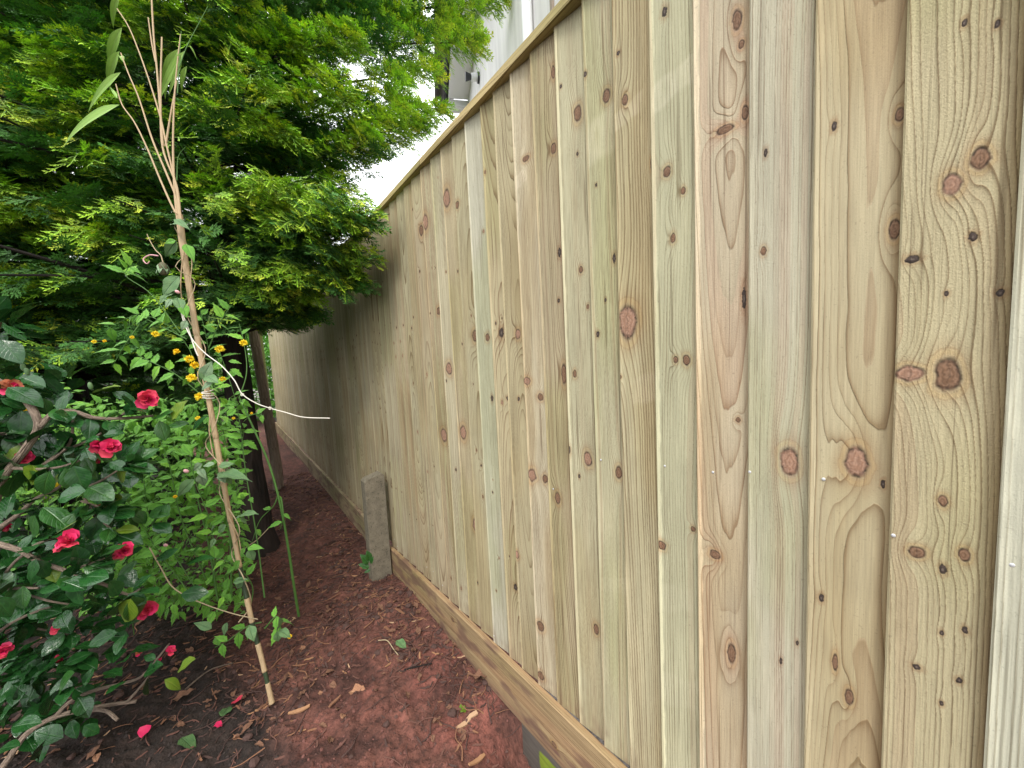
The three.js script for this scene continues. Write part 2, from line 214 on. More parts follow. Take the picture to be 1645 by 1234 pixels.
    g = g.toNonIndexed(); g.computeVertexNormals(); return g;
  }
  const rB = RNG(44), boards = [];
  seams.forEach((z, b) => {
    const next = b ? seams[b - 1] : z + 0.118, w = Math.min(next - z + 0.011, 0.128), m = b < NB ? mats[b] : rB.pick(pools), h = topY(z + 0.05) - gravelTop(z);
    const o = part('board', boardGeo(w, h, 300 + b), m, fence); o.position.set(FX + rB.r(-0.001, 0.001), gravelTop(z), z); o.rotation.x = rB.r(-0.0012, 0.0012); o.rotation.y = rB.r(-0.004, 0.004);
    if (b === 14) o.userData.label = 'whitish bleached board'; if (b === 1) o.userData.label = 'pale greenish board standing proud';
    boards.push(o);
  });
  // screw heads along the rails
  const nailMat = new THREE.MeshStandardMaterial({ color: new THREE.Color().setRGB(0.66, 0.66, 0.66), metalness: 0.4, roughness: 0.5 }), nailGeo = new THREE.SphereGeometry(0.0029, 12, 8).scale(0.4, 1, 1);
  for (const [px, py] of [[1325, 769], [1206, 757], [1147, 758], [1070, 748], [1012, 735], [967, 738], [830, 703], [891, 785], [1437, 858], [1625, 905], [640, 877], [634, 866], [686, 911], [697, 918], [712, 940], [796, 1020]]) {
    const p = onFence(px, py, FX - 0.012), b = boardOf(p.z), o = boards[b], n = part('nail', nailGeo, nailMat, o), q = (p.z - seams[b]) / 0.11;
    n.position.set(lerp(-0.0198, -0.0045, q) - 0.0004, p.y - gravelTop(seams[b]), p.z - seams[b]);
  }
  // cap rail, gravel boards
  const grain = (seed, light, dark, W, H, w, h, extra = {}) => wood(W, H, w, h, { seed, light: hexLin(...light).map((c) => c * 0.98), dark: hexLin(...dark).map((c) => c * 0.92), d0: 0.03, rw: 0.006, ...extra });
  const capMat = grain(71, [186, 166, 118], [128, 108, 68], 96, 1024, 0.10, 2.4, { bump: 0.0008 });
  const capGeo = (len) => { // weathered cap in section (x, y), run along z
    const s = new THREE.Shape([[-0.032, 0.001], [-0.032, 0.026], [-0.029, 0.030], [0.0, 0.042], [0.03, 0.030], [0.032, 0.026], [0.032, 0.001]].map(([x, y]) => new THREE.Vector2(x, y)));
    const g = new THREE.ExtrudeGeometry(s, { depth: len, bevelEnabled: false, steps: 1 }), u = g.attributes.uv, p = g.attributes.position;
    for (let i = 0; i < p.count; i++) u.setXY(i, (p.getX(i) + p.getY(i) + 0.05) / 0.16, p.getZ(i) / 2.4); return g;
  };
  const cap = (z0, z1) => { const o = part('cap_rail', capGeo(z0 - z1 - 0.004), capMat, fence), y0 = topY(z0), y1 = topY(z1); o.position.set(FX - 0.006, y1, z1); o.rotation.x = -Math.atan2(y0 - y1, z0 - z1); };
  cap(0.3, -1.62); cap(-1.62, -2.6); cap(-2.6, -4.5); cap(-4.5, -6.3); cap(-6.3, -9.1);
  const splash = (k) => (s, t) => clamp(sstep(0.45, 0.75, fbm(s * 30 + k, t * 9, 3)) * 0.75 + sstep(0.06, 0, s) * 0.55);
  const gm1 = grain(81, [168, 144, 106], [116, 92, 62], 192, 2048, 0.19, 3.0, { dirt: splash(3), bump: 0.0015, knots: [[0.9, 0.12], [1.6, 0.05], [2.2, 0.13]].map(([t, s]) => ({ s, t, a: 0.008, b: 0.012, kind: 0, push: 2 })) });
  const gm2 = grain(83, [162, 146, 114], [116, 98, 72], 96, 1024, 0.19, 3.0, { dirt: splash(9) });
  const gravel = (z0, z1, m, x) => { // board on edge, rounded arris
    const y0 = gravelTop(z0), y1 = gravelTop(z1), h = 0.20, s = new THREE.Shape([[-0.018, -h], [-0.018, -0.004], [-0.014, 0], [0.004, 0], [0.008, -0.004], [0.008, -h]].map(([a, b]) => new THREE.Vector2(a, b)));
    const g = new THREE.ExtrudeGeometry(s, { depth: z0 - z1 - 0.006, bevelEnabled: false }), u = g.attributes.uv, p = g.attributes.position; for (let i = 0; i < p.count; i++) u.setXY(i, (p.getY(i) + h + Math.max(0, p.getX(i) + 0.014)) / 0.22, p.getZ(i) / 3);
    const o = part('gravel_board', g, m, fence); o.position.set(x, y1, z1); o.rotation.x = -Math.atan2(y0 - y1, z0 - z1);
  };
  gravel(0.4, -2.49, gm1, FX - 0.024); gravel(-2.56, -5.4, gm2, FX - 0.022); gravel(-5.4, -9.1, gm2, FX - 0.026);
}

// concrete stub post
{
  const S = 256, c = new Uint8Array(S * S * 4), b = new Uint8Array(S * S * 4);
  for (let y = 0; y < S; y++) for (let x = 0; x < S; x++) { const u = x / S * 4, v = y / S * 4, i = (y * S + x) * 4, n = fbm(u * 4, v * 4, 4), f = noise(u * 55, v * 55), pit = noise(u * 22, v * 14) > 0.84 ? 0.35 : 0; const k = 0.175 + 0.12 * (n - 0.5) + 0.08 * (f - 0.5) - pit * 0.18; c[i] = enc(k * 1.08); c[i + 1] = enc(k * 0.93); c[i + 2] = enc(k * 0.66); c[i + 3] = 255; b[i] = b[i + 1] = b[i + 2] = clamp(0.3 + n * 0.5 + 0.2 * f - pit) * 255; b[i + 3] = 255; }
  const m = new THREE.MeshStandardMaterial({ map: tex(S, S, c, true, true), bumpMap: tex(S, S, b, false, true), bumpScale: 0.0015, roughness: 0.95 });
  const s = new THREE.Shape([[-0.06, -0.25], [0.06, -0.25], [0.06, 0.655], [0.045, 0.668], [-0.045, 0.648], [-0.06, 0.634]].map(([x, y]) => new THREE.Vector2(x, y)));
  const g = new THREE.ExtrudeGeometry(s, { depth: 0.075, bevelEnabled: true, bevelSize: 0.003, bevelThickness: 0.003, bevelSegments: 1 }), u = g.attributes.uv, p = g.attributes.position;
  for (let i = 0; i < p.count; i++) u.setXY(i, (p.getX(i) + p.getZ(i)) / 0.45, p.getY(i) / 0.45);
  const o = part('concrete_post', g, m); o.position.set(0.702, 0, -2.48); tag(o, 'short grey concrete stub post standing against the fence foot', 'post');
}
// old mossy board in the soil under the near gravel board
{
  const W = 64, H = 512, c = new Uint8Array(W * H * 4);
  for (let y = 0; y < H; y++) for (let x = 0; x < W; x++) { const i = (y * W + x) * 4, u = x / W, v = y / H, moss = sstep(0.44, 0.52, fbm(u * 5 + 2, v * 40, 3) * 0.22 + 0.55 * sstep(0.93, 0.72, u - 1.2 * Math.max(0, v - 0.09)) * sstep(0.02, 0.075, v)), n = 0.7 + 0.6 * fbm(u * 30, v * 30, 2); c[i] = enc(lerp(0.10, 0.19, moss) * n); c[i + 1] = enc(lerp(0.085, 0.25, moss) * n); c[i + 2] = enc(lerp(0.07, 0.02, moss) * n); c[i + 3] = 255; }
  const g = new THREE.BoxGeometry(0.034, 0.24, 1.9, 1, 4, 40), p = g.attributes.position; for (let i = 0; i < p.count; i++) { const y = p.getY(i), z = p.getZ(i); p.setX(i, p.getX(i) + (noise(y * 40, z * 25) - 0.5) * 0.006); if (y > 0.1) p.setY(i, y + (noise(z * 14, 3) - 0.5) * 0.012); } g.computeVertexNormals();
  const u = g.attributes.uv; for (let i = 0; i < p.count; i++) u.setXY(i, (p.getY(i) + 0.12) / 0.24, (p.getZ(i) + 0.95) / 1.9);
  const o = part('mossy_board', g, new THREE.MeshStandardMaterial({ map: tex(W, H, c, true), roughness: 0.95 })); o.position.set(FX - 0.022, -0.092, -0.12); tag(o, 'old dark board with yellow green moss below the near gravel board', 'board');
}

// ---------------------------------------------------------------- house beyond the fence
{
  const W = 256, H = 256, c = new Uint8Array(W * H * 4);
  for (let y = 0; y < H; y++) for (let x = 0; x < W; x++) { const i = (y * W + x) * 4, u = x / W, v = y / H, st = fbm(u * 34, v * 3, 4), k = 0.70 + 0.22 * (st - 0.5) + 0.05 * (noise(u * 200, v * 30) - 0.5); c[i] = enc(k); c[i + 1] = enc(k * 0.985); c[i + 2] = enc(k * 0.95); c[i + 3] = 255; }
  const wallM = new THREE.MeshStandardMaterial({ map: tex(W, H, c, true, true), roughness: 0.9 }), white = new THREE.MeshStandardMaterial({ color: new THREE.Color().setRGB(0.86, 0.87, 0.88), roughness: 0.45 }), black = new THREE.MeshStandardMaterial({ color: new THREE.Color().setRGB(0.03, 0.032, 0.036), roughness: 0.5 }), tileM = new THREE.MeshStandardMaterial({ color: new THREE.Color().setRGB(0.11, 0.10, 0.10), roughness: 0.8 }), brownM = new THREE.MeshStandardMaterial({ color: new THREE.Color().setRGB(0.30, 0.24, 0.18), roughness: 0.7 });
  const house = thing('house', 'pale rendered house wall with white eaves rising behind the fence', 'house', null, V(3.2, 0, -5.5)); house.rotation.y = -0.458;
  // local x runs into the house, local z along the wall towards the viewer
  const L = 4.7, EH = 5.31, box = (n, x0, x1, y0, y1, z0, z1, m, p = house) => { const g = new THREE.BoxGeometry(x1 - x0, y1 - y0, z1 - z0), u = g.attributes.uv, q = g.attributes.position; for (let i = 0; i < q.count; i++) u.setXY(i, (q.getX(i) + q.getZ(i)) / 2.2, q.getY(i) / 2.2); const o = part(n, g, m, p); o.position.set((x0 + x1) / 2, (y0 + y1) / 2, (z0 + z1) / 2); return o; };
  box('wall', 0.30, 5, -0.3, EH + 0.05, 0.02, L, wallM);
  box('soffit', 0.02, 0.298, EH - 0.004, EH + 0.014, 0.16, L + 0.2, white); box('fascia', 0, 0.018, EH - 0.02, EH + 0.19, -0.03, L + 0.2, white);
  const eb = box('eaves_box', 0.02, 0.298, EH - 0.10, EH - 0.006, -0.03, 0.15, white); for (const z of [0.0, 0.05, 0.10]) box('soffit_board', 0.022, 0.296, EH - 0.104, EH - 0.101, z - 0.02, z + 0.022, white);
  const gut = part('gutter', new THREE.CylinderGeometry(0.055, 0.055, L + 0.3, 14, 1, false, 0, Math.PI), black, house); gut.rotation.set(Math.PI / 2, 0, 0); gut.rotation.order = 'XYZ'; gut.position.set(-0.06, EH + 0.10, L / 2 + 0.07);
  box('gutter_outlet', -0.13, -0.005, EH - 0.03, EH + 0.01, -0.05, 0.02, white);
  const br = box('bracket', 0.20, 0.23, EH - 0.20, EH - 0.105, 0.0, 0.03, white);
  const roof = box('roof', 0, 3.4, -0.06, 0.06, -0.1, L + 0.3, tileM); roof.position.set(1.25, EH + 1.18, L / 2); roof.rotation.z = 0.66;
  for (let k = 0; k < 9; k++) { const t = box('tile_course', 0, 0.34, 0.062, 0.075, -0.1, L + 0.3, tileM, roof); t.position.set(-1.6 + k * 0.38, 0.075, 0); t.rotation.z = -0.03; }
  // downpipe, corner strip, lamp on the wall: where their pixels meet the wall plane
  house.updateMatrixWorld(true);
  const inv = house.matrixWorld.clone().invert(), onWall = (px, py) => { const o = camera.position.clone().applyMatrix4(inv), d = ray(px, py).transformDirection(inv), t = (0.30 - o.x) / d.x; return o.add(d.multiplyScalar(t)); };
  const dp = onWall(856, 20), pipe = part('downpipe', new THREE.CylinderGeometry(0.034, 0.034, 5.0, 16), white, house); pipe.position.set(0.26, 2.6, dp.z);
  for (const y of [1.2, 3.2, 4.4]) { const cl = part('pipe_clip', new THREE.CylinderGeometry(0.039, 0.039, 0.03, 16), white, house); cl.position.set(0.26, y, dp.z); }
  const cs = onWall(889, 8); box('trim', 0.285, 0.299, 0, EH - 0.02, cs.z - 0.018, cs.z + 0.018, brownM);
  const lp = onWall(770, 125), lamp = thing('wall_lamp', 'small black and white lamp on the pale house wall below the eaves', 'lamp');
  const up = (r0, r1, x0, x1, n, m) => { const o = part(n, new THREE.CylinderGeometry(r0, r1, x1 - x0, 16).rotateZ(Math.PI / 2), m, lamp); o.position.set((x0 + x1) / 2, 0, 0); return o; };
  lamp.position.copy(lp.clone().applyMatrix4(house.matrixWorld)); lamp.rotation.y = house.rotation.y; up(0.062, 0.062, -0.024, -0.001, 'back_plate', black); up(0.045, 0.045, -0.10, -0.024, 'body', white); up(0.052, 0.03, -0.17, -0.10, 'cap', black);
}

// ---------------------------------------------------------------- bark, tubes
const barkTex = (seed, a, b) => { const W = 128, H = 512, c = new Uint8Array(W * H * 4), h = new Uint8Array(W * H * 4); for (let y = 0; y < H; y++) for (let x = 0; x < W; x++) { const i = (y * W + x) * 4, u = x / W, v = y / H, w = Math.min(u, 1 - u) * 2, n = fbm(w * 11 + seed, v * 5, 4), f = noise(w * 60, v * 16), k = clamp(n * 1.25 - 0.15 + (f - 0.5) * 0.3); for (let q = 0; q < 3; q++) c[i + q] = enc(lerp(a[q], b[q], k)); c[i + 3] = 255; h[i] = h[i + 1] = h[i + 2] = clamp(n * 0.8 + f * 0.2) * 255; h[i + 3] = 255; } return new THREE.MeshStandardMaterial({ map: tex(W, H, c, true, true), bumpMap: tex(W, H, h, false, true), bumpScale: 0.02, roughness: 0.95 }); };
const barkDark = barkTex(3, [0.008, 0.006, 0.005], [0.040, 0.026, 0.020]), barkPale = barkTex(8, [0.10, 0.075, 0.055], [0.30, 0.22, 0.16]), barkGrey = barkTex(8, [0.17, 0.125, 0.09], [0.46, 0.36, 0.27]), barkTwig = barkTex(12, [0.20, 0.14, 0.10], [0.46, 0.35, 0.26]);
// a tapered tube through points; radii interpolate along it
function limb(pts, r0, r1, radial = 7, seg = 0, rough = 0, closed = true) {
  const cv = new THREE.CatmullRomCurve3(pts, false, 'centripetal'), n = seg || Math.max(4, pts.length * 4), fr = cv.computeFrenetFrames(n, false), P = [], U = [], I = [];
  for (let i = 0; i <= n; i++) { const t = i / n, p = cv.getPointAt(t), r = typeof r0 === 'function' ? r0(t) : lerp(r0, r1, t); for (let j = 0; j <= radial; j++) { const a = j / radial * Math.PI * 2, rr = r * (1 + rough * (noise(Math.cos(a) * 3 + 7, Math.sin(a) * 3 + t * n * 0.23) - 0.5)); const d = fr.normals[i].clone().multiplyScalar(Math.cos(a)).addScaledVector(fr.binormals[i], Math.sin(a)); P.push(p.x + d.x * rr, p.y + d.y * rr, p.z + d.z * rr); U.push(j / radial, t * n * 0.12); } }
  for (let i = 0; i < n; i++) for (let j = 0; j < radial; j++) { const a = i * (radial + 1) + j, b = a + radial + 1; I.push(a, a + 1, b, a + 1, b + 1, b); }
  if (closed) for (const [i, f] of [[0, 0], [n, 1]]) { const c = P.length / 3, q = cv.getPointAt(i / n); P.push(q.x, q.y, q.z); U.push(0.5, 0.5); for (let j = 0; j < radial; j++) { const a = i * (radial + 1) + j; f ? I.push(c, a, a + 1) : I.push(c, a + 1, a); } }
  const g = new THREE.BufferGeometry(); g.setAttribute('position', new THREE.Float32BufferAttribute(P, 3)); g.setAttribute('uv', new THREE.Float32BufferAttribute(U, 2)); g.setIndex(I); g.computeVertexNormals(); return g;
}
// a leaf: pairs of points along a midrib; folded, curled, toothed
function leafGeo(L, Wd, o = {}) {
  const n = o.n ?? 7, P = [0, 0, 0], U = [0.5, 0], I = [], fold = o.fold ?? 0.25, curl = o.curl ?? 0.3, teeth = o.teeth ?? 0, twist = o.twist ?? 0, wave = o.wave ?? 0, pk = o.peak ?? 0.42;
  for (let i = 1; i <= n; i++) {
    const t = i / (n + 0.0), e = t < pk ? Math.sin(t / pk * Math.PI / 2) : Math.pow(Math.cos((t - pk) / (1 - pk) * Math.PI / 2), o.tip ?? 0.85), w = Wd / 2 * e * (1 - teeth * (i % 2)), x = L * t * (1 - 0.12 * curl * t), y = -curl * L * t * t * 0.6, tw = twist * t, wv = wave * Math.sin(i * 2.1) * Wd;
    P.push(x, y, 0, x - teeth * L * 0.12 * (i % 2 ? 0 : 1) * -1, y + w * fold * Math.cos(tw) + Math.sin(tw) * w + wv, w * Math.cos(tw), x + teeth * L * 0.12 * (i % 2 ? 0 : 1), y + w * fold * Math.cos(tw) - Math.sin(tw) * w - wv, -w * Math.cos(tw)); U.push(0.5, t, 1, t, 0, t);
    const a = 1 + (i - 1) * 3; if (i === 1) I.push(0, a + 1, a, 0, a, a + 2); else { const b = a - 3; I.push(b, b + 1, a + 1, b, a + 1, a, b, a, a + 2, b, a + 2, b + 2); }
  }
  const g = new THREE.BufferGeometry(); g.setAttribute('position', new THREE.Float32BufferAttribute(P, 3)); g.setAttribute('uv', new THREE.Float32BufferAttribute(U, 2)); g.setIndex(I); g.computeVertexNormals(); return g;
}
const _m = new THREE.Matrix4();
function pose(o, p, dir, nrm, s = 1) { // local x along dir, local y near nrm
  const x = dir.clone().normalize(), z = x.clone().cross(nrm); if (z.lengthSq() < 1e-8) z.set(0, 0, 1).cross(x); z.normalize(); const y = z.clone().cross(x); _m.makeBasis(x, y, z); o.quaternion.setFromRotationMatrix(_m); o.position.copy(p); o.scale.setScalar(s); return o;
}
const DUM = new THREE.Object3D();
class Scatter { constructor() { this.m = []; this.c = []; } add(p, dir, nrm, s, c) { pose(DUM, p, dir, nrm, s); DUM.updateMatrix(); this.m.push(...DUM.matrix.elements); if (c) this.c.push(...c); return this; }
  build(name, geo, mat, parent) { const n = this.m.length / 16, o = shadow(new THREE.InstancedMesh(geo, mat, n)); o.instanceMatrix.array.set(this.m); if (this.c.length) { o.instanceColor = new THREE.InstancedBufferAttribute(new Float32Array(this.c), 3); } o.name = name; o.userData.kind = 'stuff'; if (parent) parent.add(o); return o; } }
const rdir = (r) => V(r.n(), r.n(), r.n()).normalize();

// ---------------------------------------------------------------- conifers
// a flat fan of scale foliage: axis, side shoots on both sides, blades on each; older green at the base, young yellow green at the tips
function sprayGeo(seed, len, tip, nSide = 9) {
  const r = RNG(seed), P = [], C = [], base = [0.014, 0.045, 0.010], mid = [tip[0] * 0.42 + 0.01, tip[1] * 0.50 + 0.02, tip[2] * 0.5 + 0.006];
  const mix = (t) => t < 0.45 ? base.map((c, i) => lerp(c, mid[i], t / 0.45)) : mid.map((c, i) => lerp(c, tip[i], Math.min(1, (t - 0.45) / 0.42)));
  const blade = (p, d, l, w, a, up) => { const s = d.clone().cross(up).normalize().multiplyScalar(w), m = p.clone().addScaledVector(d, l * 0.45), e = p.clone().addScaledVector(d, l).addScaledVector(up, -l * 0.08), c0 = mix(clamp(a)), c1 = mix(clamp(a + 0.2)); const q = m.clone().add(s), h = m.clone().sub(s); for (const [v, c] of [[p, c0], [q, c0], [e, c1], [p, c0], [e, c1], [h, c0]]) { P.push(v.x, v.y, v.z); C.push(...c); } };
  const ax = (t) => V(len * t * (1 - 0.06 * t), -0.16 * len * t * t + 0.012 * Math.sin(t * 4 + seed), 0.06 * len * Math.sin(t * 3 + seed));
  for (let i = 0; i < 10; i++) { const t0 = i / 10, p = ax(t0), q = ax(t0 + 0.1); blade(p, q.clone().sub(p).normalize(), q.distanceTo(p) * 1.4, 0.0032, 0.05 + 0.8 * t0, V(0, 1, 0)); }
  const shoot = (p, d, up, l, a0, a1, depth) => { // one shoot and, once more, its side shoots
    const st = depth ? 0.024 : 0.0125, k = Math.max(2, Math.round(l / st));
    for (let j = 0; j < k; j++) { const s = j / k, b = p.clone().addScaledVector(d, l * s); b.y -= l * s * s * 0.16; blade(b, d, l / k * 1.45, 0.0031, lerp(a0, a1, s), up);
      if (j || !depth) for (const sd of [-1, 1]) { const d2 = d.clone().applyAxisAngle(up, sd * r.r(0.5, 0.85)).addScaledVector(up, r.n() * 0.2).normalize(), l2 = l * 0.46 * (1 - 0.55 * s) * r.r(0.7, 1.25); if (depth && l2 > 0.02) shoot(b, d2, up, l2, lerp(a0, a1, s) + 0.05, Math.min(1, a1 + 0.05), 0); else blade(b, d2, Math.max(0.010, Math.min(l2, 0.022)), 0.0031, lerp(a0, a1, s) + 0.22, up); } }
  };
  for (let i = 0; i < nSide; i++) for (const sd of [-1, 1]) { const t = (i + 0.3 + 0.4 * r()) / nSide * 0.97, an = r.r(0.55, 0.95); shoot(ax(t), V(Math.cos(an), r.n() * 0.25 + 0.05, sd * Math.sin(an)).normalize(), V(r.n() * 0.3, 1, r.n() * 0.3).normalize(), len * (0.50 - 0.40 * t) * r.r(0.7, 1.2), 0.05 + 0.55 * t, 0.55 + 0.45 * t, 1); }
  const g = new THREE.BufferGeometry(); g.setAttribute('position', new THREE.Float32BufferAttribute(P, 3)); g.setAttribute('color', new THREE.Float32BufferAttribute(C, 3)); g.computeVertexNormals(); return g;
}
const coniferMat = new THREE.MeshPhysicalMaterial({ vertexColors: true, roughness: 0.7, side: THREE.DoubleSide, transmission: 0.18, thickness: 0 });
const YOUNG = [0.46, 0.76, 0.03], GOLD = [0.78, 0.92, 0.045], OLD_SHADED = [0.075, 0.25, 0.022];  // dark older green also paints the shade inside and low in the crown
const SPRAYS = [sprayGeo(1, 0.165, YOUNG, 7), sprayGeo(2, 0.14, GOLD, 6), sprayGeo(3, 0.18, OLD_SHADED, 7), sprayGeo(4, 0.15, OLD_SHADED, 7), sprayGeo(5, 0.13, YOUNG, 6)];
function conifer(o) {
  const tree = thing('conifer', o.label, 'tree', null, V(o.x, 0, o.z)), r = RNG(o.seed), base = V(o.x, 0, o.z);
  part('trunk', limb([V(0, -0.1, 0), V(0.005, 0.5, -0.01), V(0.0, 1.2, -0.03), V(-0.01, 2.2, -0.02), V(0, 3.6, 0), V(0, o.h, 0)], (t) => o.r * (1.0 - 0.86 * t + 0.75 * Math.exp(-t * 34)), 0, 22, 60, 0.34), barkDark, tree);
  const crown = new THREE.Group(); crown.name = 'crown'; tree.add(crown);
  const sc = SPRAYS.map(() => new Scatter());
  const bough = (a, b, n, wide, young, spr = 1) => {
    if (b.y < 1.75) young *= 0.25;  // low boughs get mostly dark sprays, painting the shade beneath the tree
    const mid = a.clone().lerp(b, 0.5); mid.y += 0.10 * a.distanceTo(b) * r.r(-0.4, 1); const cv = new THREE.QuadraticBezierCurve3(a, mid, b), L = a.distanceTo(b);
    const woody = () => part('branch', limb([cv.getPoint(0), cv.getPoint(0.35), cv.getPoint(0.65), cv.getPoint(0.92)].map((p) => p.sub(base)), 0.006 + 0.011 * L, 0.0025, 5, 8), barkDark, crown); let kept = 0;
    for (let i = 0, n2 = n * 0.55; i < n2; i++) {
      const u = 0.28 + 0.74 * Math.pow(r(), 0.62), p = cv.getPoint(Math.min(u, 1)), d = cv.getTangent(Math.min(u, 1)).normalize(), side = d.clone().cross(V(0, 1, 0)).normalize();
      const k = r.r(-1, 1), off = k * wide * (1.12 - 0.75 * u) * (0.5 + 0.5 * r());
      p.addScaledVector(side, off); p.y += r.n() * 0.035 - Math.abs(off) * 0.18 + 0.02; p.addScaledVector(d, -Math.abs(off) * 0.25);
      const sd = d.clone().multiplyScalar(1).addScaledVector(side, Math.sign(k) * (0.25 + 0.75 * Math.abs(k)) * r.r(0.4, 1.2)); sd.y += r.n() * 0.28 - 0.22; sd.normalize();
      if (o.keep && !o.keep(p, sd)) continue; const q = p.clone().addScaledVector(sd, 0.15); if (q.x > -1.15 && q.x * 0.603 - q.z * 0.793 < lerp(1.93, 1.5, clamp(q.x * 2.4))) continue; kept++;
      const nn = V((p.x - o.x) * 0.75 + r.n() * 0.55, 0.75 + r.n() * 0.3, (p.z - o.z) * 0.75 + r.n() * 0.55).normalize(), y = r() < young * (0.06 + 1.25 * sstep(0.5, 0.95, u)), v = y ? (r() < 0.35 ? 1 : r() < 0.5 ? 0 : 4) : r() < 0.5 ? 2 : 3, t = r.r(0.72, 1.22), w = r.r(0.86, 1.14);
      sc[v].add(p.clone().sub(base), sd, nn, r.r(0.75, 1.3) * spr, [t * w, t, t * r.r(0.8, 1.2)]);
    }
    if (kept > n * 0.55 * 0.4) woody();
  };
  for (const b of o.hero ?? []) { const tip = at(b[0], b[1], b[2]), h = b[3]; bough(V(o.x, h, o.z), tip, (b[4] ?? 110) * 2.1, b[5] ?? 0.28, b[6] ?? 0.8); }
  for (let h = o.low; h < o.high; h += o.step) { const k = o.perRing; for (let i = 0; i < k; i++) {
    const az = o.az + (i + r()) / k * o.arc - o.arc / 2, len = o.len * (1 - 0.42 * (h - o.low) / (o.h - o.low + 0.5)) * r.r(0.55, 1.15) * (o.lenFn ? o.lenFn(az, h) : 1), hh = h + r.n() * 0.07;
    bough(V(o.x, hh, o.z), V(o.x + Math.cos(az) * len, hh + len * r.r(-0.10, 0.30), o.z + Math.sin(az) * len), Math.round(o.n * (0.5 + 0.5 * len)), r.r(0.18, 0.36), o.young); } }
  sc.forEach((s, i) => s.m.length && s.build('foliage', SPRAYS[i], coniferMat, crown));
  return tree;
}
const keepOffFence = (p, d) => !(p.x + d.x * 0.2 > FX - 0.06 && p.y + d.y * 0.2 < 2.27);
// the tree by the path; hero boughs: tip px, py, depth, height on the trunk, sprays, width, share of young growth
conifer({ label: 'green conifer on the black trunk beside the path, boughs reaching over the fence', seed: 11, x: 0.085, z: -3.45, r: 0.108, h: 6.2, low: 1.55, high: 4.9, step: 0.13, perRing: 7, az: 2.1, arc: 5.0, len: 1.35, n: 105, young: 0.75,
  lenFn: (az, h) => { const c = Math.cos(az); if (Math.sin(az) < 0.1 && c > -0.35) return 0.36; return c > 0.2 ? lerp(1, h < 2.4 ? 0.38 : 0.55, clamp((c - 0.2) / 0.5)) : 1; },
  keep: (p, d) => keepOffFence(p, d) && p.y > 1.66 + 0.25 * clamp((p.z + 2.2) * 1.2) - 1.0 * clamp(-p.x - 0.1) && !(p.x > 0.9 && p.z > -1.6),
  hero: [[560, 325, 1.82, 2.35, 130, 0.2, 0.6], [578, 352, 1.86, 2.3, 120, 0.2, 0.5], [525, 350, 1.85, 2.25, 110, 0.22, 0.7], [545, 300, 2.4, 2.5, 90, 0.24, 0.6], [600, -30, 2.7, 3.9, 110, 0.3, 0.7], [670, -45, 2.8, 4.0, 110, 0.28, 0.8], [640, 25, 2.8, 3.7, 110, 0.28, 0.8], [560, -60, 2.6, 4.0, 100, 0.3, 0.7], [735, -30, 2.9, 3.9, 100, 0.22, 0.9], [800, 2, 2.9, 3.6, 150, 0.22, 0.95], [762, 70, 2.8, 3.4, 170, 0.24, 1], [725, 40, 2.9, 3.5, 130, 0.22, 0.95], [690, 115, 2.7, 3.2, 120, 0.2, 0.9], [700, 182, 2.45, 2.8, 170, 0.24, 0.95], [668, 196, 2.35, 2.75, 140, 0.26, 0.9], [640, 150, 2.5, 2.9, 120, 0.3, 0.8], [545, 145, 2.15, 2.75, 130, 0.3, 0.95], [600, 230, 2.3, 2.6, 130, 0.3, 0.7], [596, 345, 1.92, 2.35, 130, 0.18, 0.5], [500, 330, 1.95, 2.25, 130, 0.24, 1], [455, 300, 1.9, 2.3, 120, 0.22, 1], [500, 440, 2.1, 2.0, 120, 0.24, 0.85], [598, 415, 2.0, 2.1, 130, 0.2, 0.4], [560, 450, 2.1, 2.05, 110, 0.22, 0.3], [545, 400, 2.0, 2.2, 120, 0.24, 0.4], [480, 495, 2.5, 1.85, 110, 0.24, 0.3], [420, 470, 2.2, 1.9, 80, 0.26, 0.5], [560, 60, 2.3, 3.2, 120, 0.32, 0.8], [470, 60, 2.2, 3.0, 120, 0.32, 0.7], [400, 140, 2.1, 2.8, 110, 0.3, 0.7], [440, 210, 2.1, 2.6, 110, 0.3, 0.8], [370, 300, 2.1, 2.3, 80, 0.26, 0.7], [350, 40, 2.2, 3.2, 100, 0.32, 0.7]] });
conifer({ label: 'dense green conifer filling the left side behind the red flowered bush', seed: 23, x: -0.95, z: -4.35, r: 0.13, h: 6.4, low: 0.75, high: 5.1, step: 0.13, perRing: 7, az: 1.75, arc: 4.4, len: 1.5, n: 105, young: 0.72, keep: (p) => p.y > 0.75 && p.z < -1.9 && !(p.x > -0.12 && p.y < 1.75),
  hero: [[60, 150, 2.2, 2.8, 120, 0.3, 0.9], [140, 110, 2.2, 2.9, 110, 0.3, 0.9], [190, 150, 2.3, 2.8, 90, 0.28, 0.8], [40, 210, 2.2, 2.5, 90, 0.3, 0.8], [130, 335, 2.2, 2.2, 110, 0.28, 0.9], [210, 290, 2.3, 2.3, 100, 0.26, 0.8], [290, 280, 2.3, 2.4, 90, 0.26, 0.9], [170, 345, 2.2, 2.1, 100, 0.24, 0.95], [40, 345, 2.1, 2.2, 90, 0.3, 0.7], [50, 440, 2.2, 1.9, 120, 0.3, 0.75], [110, 460, 2.3, 1.8, 90, 0.26, 0.6], [150, 30, 2.3, 3.2, 100, 0.32, 0.6], [30, 40, 2.2, 3.3, 100, 0.32, 0.6], [250, 60, 2.3, 3.1, 90, 0.3, 0.7]] });
conifer({ label: 'dark conifer standing furthest left at the edge of the picture', seed: 37, x: -2.05, z: -4.2, r: 0.12, h: 6, low: 0.5, high: 5, step: 0.16, perRing: 8, az: 1.2, arc: 4.4, len: 1.5, n: 80, young: 0.35, keep: (p) => p.x < -0.6 && p.z < -2.3 });
